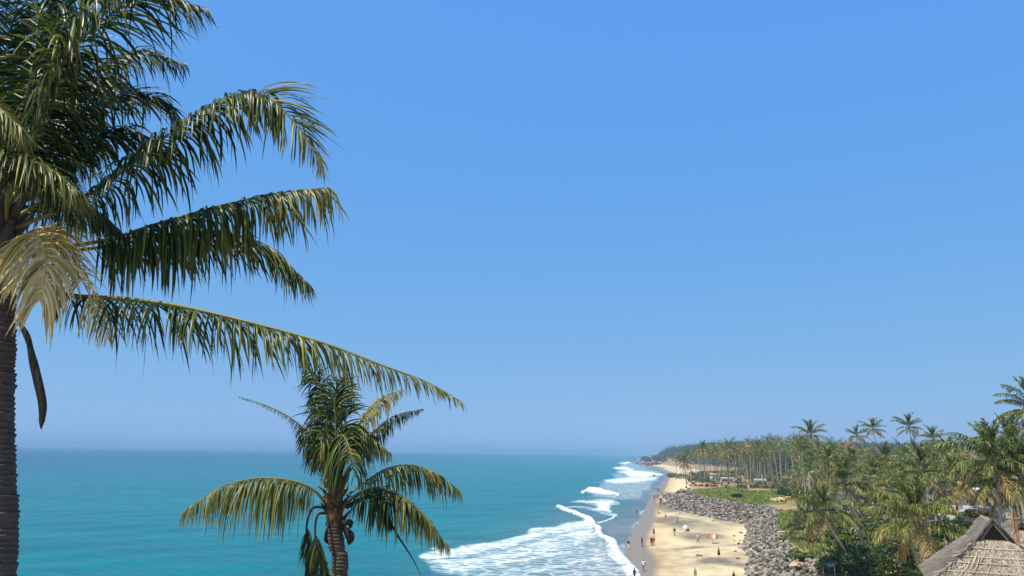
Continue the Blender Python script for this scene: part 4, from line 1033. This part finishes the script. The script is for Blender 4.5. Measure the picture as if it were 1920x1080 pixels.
def bank(name, px0, px1, py, z0, h, mat, depth=6):
    V = []; n = 26
    for k in range(n):
        px = px0 + (px1 - px0) * k / (n - 1); p = ground(px, py + 1.2 * math.sin(k * .9), z0)
        g = float(land_z(p[0], p[1])); hh = h * (.55 + .6 * vnoise(np.array([k]), np.array([0]), 9.0, 2)[0]) * math.sin(math.pi * min(1, max(.06, k / (n - 1)))) ** .4
        V += [(p[0], p[1], g - .3), (p[0] + .3, p[1] + .6, g + hh * .5), (p[0] + .2, p[1] + 1.2, g + hh), (p[0] + .5, p[1] + depth, g + hh * 1.05), (p[0] + .5, p[1] + depth + 4, g - .3)]
    i = np.arange(n - 1)[:, None] * 5; j = np.arange(4)[None]
    Q = np.stack([i + j, i + 5 + j, i + 5 + j + 1, i + j + 1], -1).reshape(-1, 4)
    o = link(name, new_mesh(name, V, Q, [mat], shade=False)); o['kind'] = 'structure'
bank('earth_bank', 1306, 1346, 911, 4.6, 1.2, RED)
bank('sand_bank', 1452, 1478, 938, 5.0, .8, simple('pale_soil', (.5, .34, .2), .95, .3, .8, bump=.5))
bank('cliff', 1212, 1240, 870, 2.0, 6, simple('dull_laterite', (.30, .19, .13), .95, .3, .8), 12)

# ------------------------------------------------------------------ buildings
WHITE = simple('white_wall', (.58, .565, .53), .85, .10, .7)
CREAM = simple('cream_wall', (.48, .43, .33), .85, .14, .7)
GREY_SHEET = simple('grey_sheet_roof', (.30, .31, .33), .6, .2, .6)
DARK_ROOF = simple('dark_roof', (.05, .05, .055), .7, .3, .8)
TILE = simple('red_tile_roof', (.32, .15, .09), .85, .3, .8)
FRAME = simple('window_frame', (.55, .53, .5), .6, .1)
PANE = Mat('window_pane', (.03, .04, .05), .12, .5).m
def house(name, label, cat, px, py, D, w, d, h, wall, roofm, roof='gable', nwin=3, floors=1, rz=0.0, over=.35, rise=.3, base_z=None):
    c = at(px, py, D); bz = float(land_z(c[0], c[1])) - .2 if base_z is None else base_z
    t = thing(name, label, cat, (c[0], c[1], bz), rz)
    link('wall', MB().box((0, 0, h / 2), (w, d, h)).mesh('wall', wall), t)
    if roof == 'flat':
        link('roof', MB().box((0, 0, h + .14), (w + 2 * over, d + 2 * over, .26)).mesh('roof', roofm), t)
    else:
        hw, hd, hh = w / 2 + over, d / 2 + over, h + .02
        V = [(-hw, -hd, hh), (hw, -hd, hh), (hw, hd, hh), (-hw, hd, hh), (-hw, 0, hh + w * rise), (hw, 0, hh + w * rise)]
        V2 = [(x, y, z + .12) for x, y, z in V]
        link('roof', MB().add(V + V2, [[0, 1, 5, 4], [2, 3, 4, 5], [6, 10, 11, 7], [8, 11, 10, 9], [0, 6, 7, 1], [2, 8, 9, 3], [0, 4, 10, 6], [4, 3, 9, 10], [1, 7, 11, 5], [5, 11, 8, 2]]).mesh('roof', roofm), t)
    fh = h / floors
    for f in range(floors):
        if f: link('floor_slab', MB().box((0, -.25, f * fh), (w + .7, d + .9, .2)).mesh('floor_slab', FRAME), t)
        for k in range(nwin):
            x = -w / 2 + w * (k + .5) / nwin; z = f * fh + fh * .52; ww, wh = min(1.1, w / nwin * .5), fh * .4
            mb = MB(); y = -d / 2 - .03
            for s in (-1, 1):
                mb.box((x + s * (ww / 2 + .04), y, z), (.08, .10, wh + .16)); mb.box((x, y, z + s * (wh / 2 + .04)), (ww, .10, .08))
            fr = mb.build('window', FRAME, t)
            link('pane', MB().box((x, -d / 2 - .012, z), (ww, .02, wh)).mesh('pane', PANE), fr)
    return t
house('building', 'pale two-storey building glimpsed between the palms behind the thatched roof', 'building', 1814, 940, 120, 9.5, 7, 7.6, CREAM, WHITE, 'flat', 4, 2)
house('shed', 'low shed with a grey sheet roof in front of the pale building', 'shed', 1820, 965, 104, 5.2, 5, 2.6, WHITE, GREY_SHEET, 'gable', 2, 1, rise=.22, base_z=7.0)
house('hut', 'small white-walled hut with a dark flat roof at the head of the red earth path', 'hut', 1620, 985, 127, 3.6, 3, 2.2, WHITE, DARK_ROOF, 'flat', 2)
house('house', 'grey-roofed white house half hidden behind the palms above the dark-roofed hut', 'house', 1602, 935, 175, 9, 6, 4.2, WHITE, GREY_SHEET, 'flat', 4, 1)
house('house', 'white house deep among the bare trunks at the left of the grove', 'house', 1338, 886, 360, 2.6, 4, 3.6, WHITE, WHITE, 'flat', 2, 1)
house('house', 'long low white shed behind the row of bare palm trunks', 'shed', 1362, 897, 350, 5, 3, 1.7, WHITE, GREY_SHEET, 'gable', 4, 1, rise=.1)
house('house', 'small pale house behind the trunks left of the dark bushy palm', 'house', 1424, 903, 330, 4.5, 3, 1.9, WHITE, GREY_SHEET, 'gable', 3, 1, rise=.14)
for px, py, D, lab, wl, rf in ((1199, 860, 1500, 'white house on the tip of the far headland', WHITE, WHITE), (1219, 859, 1480, 'pale house with a red roof on the far headland', WHITE, TILE), (1227, 864, 1350, 'white house low on the slope of the far headland above the red cliff', WHITE, WHITE), (1240, 866, 1300, 'white house nearest the grove on the far headland', WHITE, WHITE), (1206, 868, 1380, 'white shack at the waterline of the far headland', WHITE, GREY_SHEET)):
    c = at(px, py, D); house('house', lab, 'house', px, py, D, 6, 6, 3, wl, rf, 'flat' if rf is WHITE else 'gable', 2, 1, base_z=c[2] - 1.5)
# white dome above the trees
D = 560; c = at(1404, 834, D); gz = float(land_z(c[0], c[1]))
t = thing('domed_tower', 'white domed tower showing above the palm tops', 'tower', (c[0], c[1], gz))
hz_ = c[2] - gz
link('shaft', MB().tube([(0, 0, -.3), (0, 0, hz_ - 1.6)], [1.5, 1.4], 16).mesh('shaft', WHITE, True), t)
link('gallery', MB().tube([(0, 0, hz_ - 1.7), (0, 0, hz_ - 1.2), (0, 0, hz_ - 1.19), (0, 0, hz_ - .8)], [2.6, 2.6, 2.3, 2.3], 20).mesh('gallery', WHITE), t)
a = np.linspace(0, math.pi / 2, 9)
link('dome', MB().tube([(0, 0, hz_ - .9), *[(0, 0, hz_ - .4 + 2.2 * math.sin(q)) for q in a[:-1]], (0, 0, hz_ + 2.6)], [1.7, *[1.9 * math.cos(q) for q in a[:-1]], .05], 20).mesh('dome', WHITE, True), t)

# ------------------------------------------------------------------ thatched roof at the lower right
m = Mat('thatch', (.3, .27, .24), .95, .15)
isl = m.island(); nz = m.noise(1.2, 4, .6, m.coord())
c = m.mix(isl, (.15, .12, .10), (.43, .365, .30)); c = m.mix(m.math('MULTIPLY', m.ramp(nz, .42, .66), .6), c, (.17, .145, .13)); m.color(c)
THATCH = m.m
m = Mat('thatch_base', (.26, .20, .15), .95, .1); m.color(m.mix(m.noise(14, 4, .7, m.coord('Object', (1, 1, .2))), (.15, .11, .085), (.40, .32, .25))); THB = m.m
POLE = simple('bamboo_pole', (.56, .47, .36), .7, .25, 3)
SHADE = simple('gable_shade', (.05, .042, .036), .95, .4, 6)  # near-black colour standing for the shade inside the open gable
def thatched(loc, label, Lr, wg, hg, slopes, rz, poles=True, name='thatched_hut', strands=9000, seed=1):
    """Hipped roof with an open gablet at the front. Local: ridge along +Y from the origin, front faces -Y."""
    r = np.random.default_rng(seed)
    gz = float(land_z(loc[0], loc[1]))
    t = thing(name, label, 'thatched hut', (loc[0], loc[1], gz), rz)
    o = np.array([0, 0, loc[2] - gz])
    (w1, d1), (w2, d2), fr, bk = slopes                              # half width and drop of the two breaks; reach of the front and back hips
    A = np.array([0, 0, 0.]); B = np.array([0, Lr, 0.])
    gl, gr_ = np.array([-wg, 0, -hg]), np.array([wg, 0, -hg])
    gl2, gr2 = gl + (0, Lr, 0), gr_ + (0, Lr, 0)
    el, er = np.array([-w2, -fr, -d2]), np.array([w2, -fr, -d2]); bl_, br = np.array([-w2, Lr + bk, -d2]), np.array([w2, Lr + bk, -d2])
    faces = [(A, B, gl2, gl), (B, A, gr_, gr2), (gl, gl2, bl_, el), (gr2, gr_, er, br), (gr_, gl, el, er), (gl2, gr2, br, bl_)]
    mb = MB()
    for f in faces:
        nrm = np.cross(f[1] - f[0], f[3] - f[0]); nrm /= np.linalg.norm(nrm); nrm = nrm if nrm[2] > 0 else -nrm
        V = [p + o for p in f] + [p + o - nrm * .14 for p in f]
        mb.add(V, [[0, 1, 2, 3], [7, 6, 5, 4], [0, 4, 5, 1], [1, 5, 6, 2], [2, 6, 7, 3], [3, 7, 4, 0]])
    roof = link('roof', mb.mesh('roof', THB), t)
    # strands lying down each slope
    Vs, Qs, n = [], [], 0
    area = [np.linalg.norm(np.cross(f[1] - f[0], f[3] - f[0])) for f in faces]
    for f, ar in zip(faces, area):
        k = int(strands * ar / sum(area)); s, v = r.random(k)[:, None], (r.random(k) ** .95)[:, None]
        p = (f[0] * (1 - s) + f[1] * s) * (1 - v) + (f[3] * (1 - s) + f[2] * s) * v
        down = (f[3] * (1 - s) + f[2] * s) - (f[0] * (1 - s) + f[1] * s); down /= np.linalg.norm(down, axis=1)[:, None]
        nrm = np.cross(f[1] - f[0], f[3] - f[0]); nrm /= np.linalg.norm(nrm); nrm = nrm if nrm[2] > 0 else -nrm
        sd = np.cross(down, nrm); down = down + sd * r.normal(0, .35, (k, 1)); down /= np.linalg.norm(down, axis=1)[:, None]; sd = np.cross(down, nrm)
        ln = r.uniform(.25, .75, (k, 1)); wdt = r.uniform(.012, .04, (k, 1))
        p0 = p + nrm * r.uniform(.0, .03, (k, 1)); p1_ = p + down * ln + nrm * r.uniform(.015, .10, (k, 1))
        Vs.append(np.stack([p0 - sd * wdt, p0 + sd * wdt, p1_ + sd * wdt * .6, p1_ - sd * wdt * .6], 1).reshape(-1, 3) + o); Qs.append(np.arange(k * 4).reshape(-1, 4) + n); n += k * 4
    th = link('thatch', new_mesh('thatch', np.vstack(Vs), np.vstack(Qs), [THATCH], shade=False), t); th['kind'] = 'stuff'
    # gablet: dark sheet set back as the painted shade of the opening, edged by two barge poles
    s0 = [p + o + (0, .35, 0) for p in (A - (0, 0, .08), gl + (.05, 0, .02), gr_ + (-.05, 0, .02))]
    link('gable_shade', MB().add(s0 + [p + (0, .04, 0) for p in s0], [[0, 1, 4, 3], [1, 2, 5, 4], [2, 0, 3, 5]], [[0, 2, 1], [3, 4, 5]]).mesh('gable_shade', SHADE), t)
    for g in (gl, gr_):
        link('barge_board', MB().tube([A + o + (0, -.06, .05), (A + g) / 2 + o + (0, -.06, .04), g + o + (0, -.06, 0)], .075, 6).mesh('barge_board', DARK_ROOF, True), t)
    if poles:
        nrm = np.cross(gr_ - gl, el - gl); nrm /= np.linalg.norm(nrm); nrm = nrm if nrm[2] > 0 else -nrm
        for q in (.26, .50, .66, .90):
            a_, b_ = gl + (el - gl) * q, gr_ + (er - gr_) * q
            P = np.array([a_ + (b_ - a_) * u_ + nrm * (.12 + .02 * math.sin(9 * u_ + 5 * q)) + o for u_ in np.linspace(.03, .97, 9)])
            link('pole', MB().tube(P, .015, 5).mesh('pole', POLE, True), t)
        for q in np.sort(r.uniform(.08, .94, 8)):
            q0 = .1 + .5 * r.random(); q1 = min(1, q0 + r.uniform(.3, .6))
            dq = r.normal(0, .05); e = lambda q_: (gl + (el - gl) * q_) * (1 - q - dq * q_) + (gr_ + (er - gr_) * q_) * (q + dq * q_) + nrm * .15 + o
            link('pole', MB().tube([e(q0), e((q0 + q1) / 2) + (.04, 0, 0), e(q1)], .013, 5).mesh('pole', POLE, True), t)
    for sx in (-1, 1):
        for yy in (-fr * .75, Lr + bk * .75):
            link('post', MB().tube([(sx * w2 * .8, yy, -.2), (sx * w2 * .8, yy, o[2] - d2 + .25)], .09, 7).mesh('post', PBARK_DARK, True), t)
    return t
c = at(1861, 974, 38)
thatched(c, 'large weathered thatched hut roof with a dark open gable and pale bamboo poles', 3.4, .72, 1.0, ((.82, 1.0), (2.65, 2.6), 1.4, 1.0), R(-24), strands=22000)
c = at(1915, 980, 50)
thatched(c, 'second grey thatched roof behind the gabled one at the right edge', 3.0, .5, .5, ((.5, .5), (3.4, 2.3), 2.2, 2.0), R(-20), poles=False, strands=6000, seed=3)
# dry red-brown frond fallen over the roof's right shoulder
c = at(1899, 985, 36.6)
t = thing('dry_frond', 'dry reddish brown palm frond fallen across the right shoulder of the thatched roof', 'palm frond', tuple(c))
P = spline([(.3, .3, .9), (.1, 0, .5), (-.05, -.2, -.1), (-.12, -.45, -.75)], 20)
V, Q, D = leaflets(P, 34, .5, .03, droop=1.5, vee=10, fwd=(50, 25), u0=.1, up=(0, -1, .4), dry=(-.3, .1))
link('rachis', new_mesh('rachis', *tube(P, .02, 5)[:1], [tube(P, .02, 5)[1]], [STALK]), t)
DRYRED = leaf_mat('dry_red_leaf', (.30, .15, .075), (.4, .25, .12), spread=.4, amount=.1)
link('leaflets', new_mesh('leaflets', V, Q, [DRYRED], attrs={'dry': D}), t)['kind'] = 'stuff'

# ------------------------------------------------------------------ small things by the shore
TARP = simple('blue_tarpaulin', (.035, .075, .12), .55, .4, 2.5); STEEL = simple('grey_pole', (.3, .3, .3), .5)
c = at(1562, 1040, 84); gz = float(land_z(c[0], c[1]))
t = thing('tarpaulin_shelter', 'dark blue tarpaulin shelter under the leaning palms', 'shelter', (c[0], c[1], gz), .3)
nx_, ny_ = 10, 8; V = []
for i in range(ny_):
    for j in range(nx_):
        u_, v_ = j / (nx_ - 1) * 2 - 1, i / (ny_ - 1) * 2 - 1
        V.append((u_ * .75, v_ * 1.0, 1.75 - .55 * abs(u_) ** 1.5 - .12 * (1 - v_ * v_) + .06 * math.sin(7 * u_ + 3 * v_)))
i = np.arange(ny_ - 1)[:, None] * nx_; j = np.arange(nx_ - 1)[None]
o_ = link('tarpaulin', new_mesh('tarpaulin', V, np.stack([i + j, i + j + 1, i + nx_ + j + 1, i + nx_ + j], -1).reshape(-1, 4), [TARP]), t)
so = o_.modifiers.new('thick', 'SOLIDIFY'); so.thickness = .02
for sx in (-.68, .68):
    for sy in (-.9, .9): link('pole', MB().tube([(sx, sy, -.1), (sx, sy, 1.3)], .03, 6).mesh('pole', STEEL), t)
c = ground(1487, 1006, 4.6); t = thing('white_rail', 'white horizontal rail on short posts at the grass edge above the rocks', 'railing', tuple(c), .12)
link('rail', MB().tube([(-2.6, 0, .75), (0, 0, .78), (2.6, 0, .75)], .07, 8).mesh('rail', WHITE, True), t)
for x in (-2.4, .7, 2.3): link('post', MB().box((x, 0, .35), (.14, .14, .74 if x != .7 else 1.9)).mesh('post', WHITE), t)
c = ground(1420, 1034, 2.2); t = tag(link('marker_post', MB().tube([(0, 0, -.2), (0, 0, .9), (.02, 0, 1.25)], [.07, .06, .05], 8).mesh('marker_post', WHITE, True), None, tuple(c)), 'thin white post standing at the foot of the rock bank', 'post')

# people: one skinned body, clothes as shells over it
SKIN = simple('skin', (.19, .10, .06), .6, .1); HAIR = simple('hair', (.012, .01, .009), .5, .2)
def cloth(name, c_): return simple('cloth_' + name, c_, .9, .15, 4)
CL = {k: cloth(k, v) for k, v in dict(white=(.62, .61, .59), dark=(.03, .032, .04), navy=(.03, .04, .09), grey=(.22, .22, .23), red=(.35, .06, .05), brown=(.10, .065, .045), blue=(.10, .2, .38), tan=(.4, .3, .2)).items()}
def shell(me, name, mat, keep, off=.014):
    bm = bmesh.new(); bm.from_mesh(me); bm.normal_update()
    for f in [f for f in bm.faces if not keep(f.calc_center_median())]: bm.faces.remove(f)
    for v in [v for v in bm.verts if not v.link_faces]: bm.verts.remove(v)
    for v in bm.verts: v.co += v.normal * off
    o = bpy.data.meshes.new(name); bm.to_mesh(o); bm.free(); o.materials.clear(); o.materials.append(mat); return o
def person(px, py, label, shirt, trousers, rz, pose='walk', h=1.0, bare_leg=False):
    sit = pose == 'sit'; me, hip, sh = POSES[pose]; me = me.copy(); me.materials.clear(); me.materials.append(SKIN); me.name = 'person'
    p = ground(px, py, 1.0)
    for _ in range(4): p = ground(px, py, max(0.02, float(land_z(p[0], p[1]))))
    o = link('person', me, None, tuple(p), (0, 0, rz), (h, h, h)); tag(o, label, 'person')
    link('hair', shell(me, 'hair', HAIR, lambda c_: c_.z > sh + .14 and (c_.y > -.03 + me.vertices[0].co.y * 0 or c_.z > sh + .24), .016), o)
    if shirt: link('shirt', shell(me, 'shirt', CL[shirt], lambda c_: hip - .06 < c_.z < sh + .05 and (abs(c_.x) < .245 or c_.z > sh - .30) and c_.y > -.40), o)
    if trousers:
        if sit: link('trousers', shell(me, 'trousers', CL[trousers], lambda c_: c_.z < hip + .02 or (c_.y < -.12 and c_.z < hip + .33), .016), o)
        else: link('trousers', shell(me, 'trousers', CL[trousers], lambda c_: (.5 if bare_leg else .11) < c_.z < hip + .05 and abs(c_.x) < .2, .018), o)
    return o
person(1178.5, 1030, 'person in a dark top and white trousers on the wet sand, nearest the foam', 'dark', 'white', 2.2)
person(1204, 1025, 'person in dark clothes at the edge of the wet sand, facing the sea', 'dark', 'dark', 1.6, pose='stand')
person(1226, 1006, 'stocky person in a grey top and dark shorts on dry sand above the strolling pair', 'grey', 'dark', .4, bare_leg=True)
person(1221.8, 1024, 'left person of the pair strolling along the wet sand edge', 'brown', 'dark', 3.0)
person(1226, 1024, 'right person of the pair, in red brown top and tan trousers', 'red', 'tan', 3.1)
person(1265, 1005, 'person in black top and tan trousers left of the white parasol', 'dark', 'tan', -.6, pose='stroll')
person(1308.5, 1018.5, 'person in a white shirt and grey trousers left of the orange parasol', 'white', 'grey', 1.2, pose='reach')
person(1207, 1072, 'person in a white shirt and grey trousers on wet sand at the bottom edge', 'white', 'grey', 2.8)
person(1190, 1089, 'dark-haired person in dark top wading in the foam at the bottom edge', 'navy', 'dark', 2.0)
person(1194, 966, 'lone bather standing in the shallow water', None, 'navy', 2.0, bare_leg=True)
person(1248, 975, 'person in pale clothes by the dark wet patch of sand', 'white', 'tan', .3)
person(1270, 982, 'person in grey clothes walking over the dark sand behind the white parasol', 'grey', 'grey', 1.0)
person(1234, 964, 'person sitting on the sand ridge above the shallow water', 'brown', 'dark', 1.2, pose='sit')
person(1238.5, 948, 'person in red top where the sand strip narrows', 'red', 'dark', .2)
person(1227, 936, 'left person of two at the waterline of the far strip', 'dark', 'dark', 2.4)
person(1233, 935, 'right person of two at the waterline of the far strip, in brown', 'brown', 'navy', 2.9)
person(1241.5, 928, 'single distant person in blue top on the far strip of sand', 'blue', 'dark', 1.0)
person(1233.5, 922, 'left one of the farthest pair of walkers on the beach', 'dark', 'dark', .2)
person(1236.3, 922, 'right one of the farthest pair of walkers on the beach', 'grey', 'dark', .1)
person(1289, 996, 'person in dark clothes sitting under the white parasol', 'dark', 'dark', .3, pose='sit')
person(1376, 1086, 'person with dark hair sitting at the bottom edge near the rocks', 'dark', 'navy', .6, pose='sit')
person(1304, 1088, 'person in tan clothes standing at the bottom edge of the beach', 'tan', 'tan', .4, h=.9)

def parasol(px, py, label, cols, rad=1.05, h=2.0, tilt=(0, 0), closed=False, z=None):
    p = ground(px, py, 1.2)
    for _ in range(4): p = ground(px, py, float(land_z(p[0], p[1])))
    t = thing('parasol', label, 'parasol', tuple(p)); t.rotation_euler = (tilt[0], tilt[1], .3)
    link('pole', MB().tube([(0, 0, -.2), (0, 0, h)], .03, 7).mesh('pole', STEEL, True), t)
    n = 8
    if closed:
        P = [(0, 0, h - 1.15), (0, 0, h - 1.1), (0, 0, h - .6), (0, 0, h + .05)]
        link('canopy', MB().tube(P, [.10, .24, .17, .03], 9).mesh('canopy', cols[0], True), t)
    else:
        for k in range(n):               # each gore a panel of its own, domed, with thickness
            V = []
            for i in range(5):
                q = i / 4
                for s in (0, .5, 1):
                    a = (k + s) * 2 * math.pi / n; rr = rad * math.sin(q * 1.25) / math.sin(1.25) * (1 - .04 * (s == .5)); V.append((rr * math.cos(a), rr * math.sin(a), h - .62 * (1 - math.cos(q * 1.25)) / (1 - math.cos(1.25)) - .03 * (s == .5)))
            V2 = [(x, y, z_ - .015) for x, y, z_ in V]; i = np.arange(4)[:, None] * 3; j = np.arange(2)[None]
            Q = np.stack([i + j, i + 3 + j, i + 3 + j + 1, i + j + 1], -1).reshape(-1, 4)
            link('canopy_panel', new_mesh('canopy_panel', V + V2, [Q, Q[:, ::-1] + 15, np.array([[12, 27, 28, 13], [13, 28, 29, 14]])], [cols[k % len(cols)]]), t)
    return t
ORANGE = cloth('orange', (.50, .20, .08)); CREAMC = cloth('cream', (.75, .68, .55)); GREEN_C = cloth('green', (.25, .4, .2))
parasol(1335.5, 1019, 'open orange and cream beach parasol with a red-brown panel', [ORANGE, CREAMC, ORANGE, CL['red']], .78, 1.75, (.25, .1))
parasol(1286, 996, 'tilted white beach parasol on the dark sand', [CL['white']], .66, 1.4, (.35, -.25))
parasol(1348.5, 1054, 'closed brown beach parasol standing alone on the sand', [CL['brown']], closed=True, h=2.15)
WOOD = simple('crate_wood', (.30, .24, .16), .85, .3, 5)
for px, lab, s, mt in ((1308.5, 'pale wooden crate lying on the sand left of the closed parasol', .55, WOOD), (1314.5, 'small dark crate beside the pale wooden crate on the sand', .4, CL['grey'])):
    p = ground(px, 1043, 1.3)
    for _ in range(4): p = ground(px, 1043, float(land_z(p[0], p[1])))
    t = thing('crate', lab, 'crate', tuple(p), .2)
    link('bottom', MB().box((0, 0, .03), (s * .98, s * .68, .04)).mesh('bottom', mt), t)
    for sx in (-1, 1):
        link('end_board', MB().box((sx * s * .5, 0, s * .28), (.03, s * .7, s * .5)).mesh('end_board', mt), t)
        for zz in (.16, .42): link('slat', MB().box((0, sx * s * .37, s * zz), (s * 1.03, .025, s * .2)).mesh('slat', mt), t)
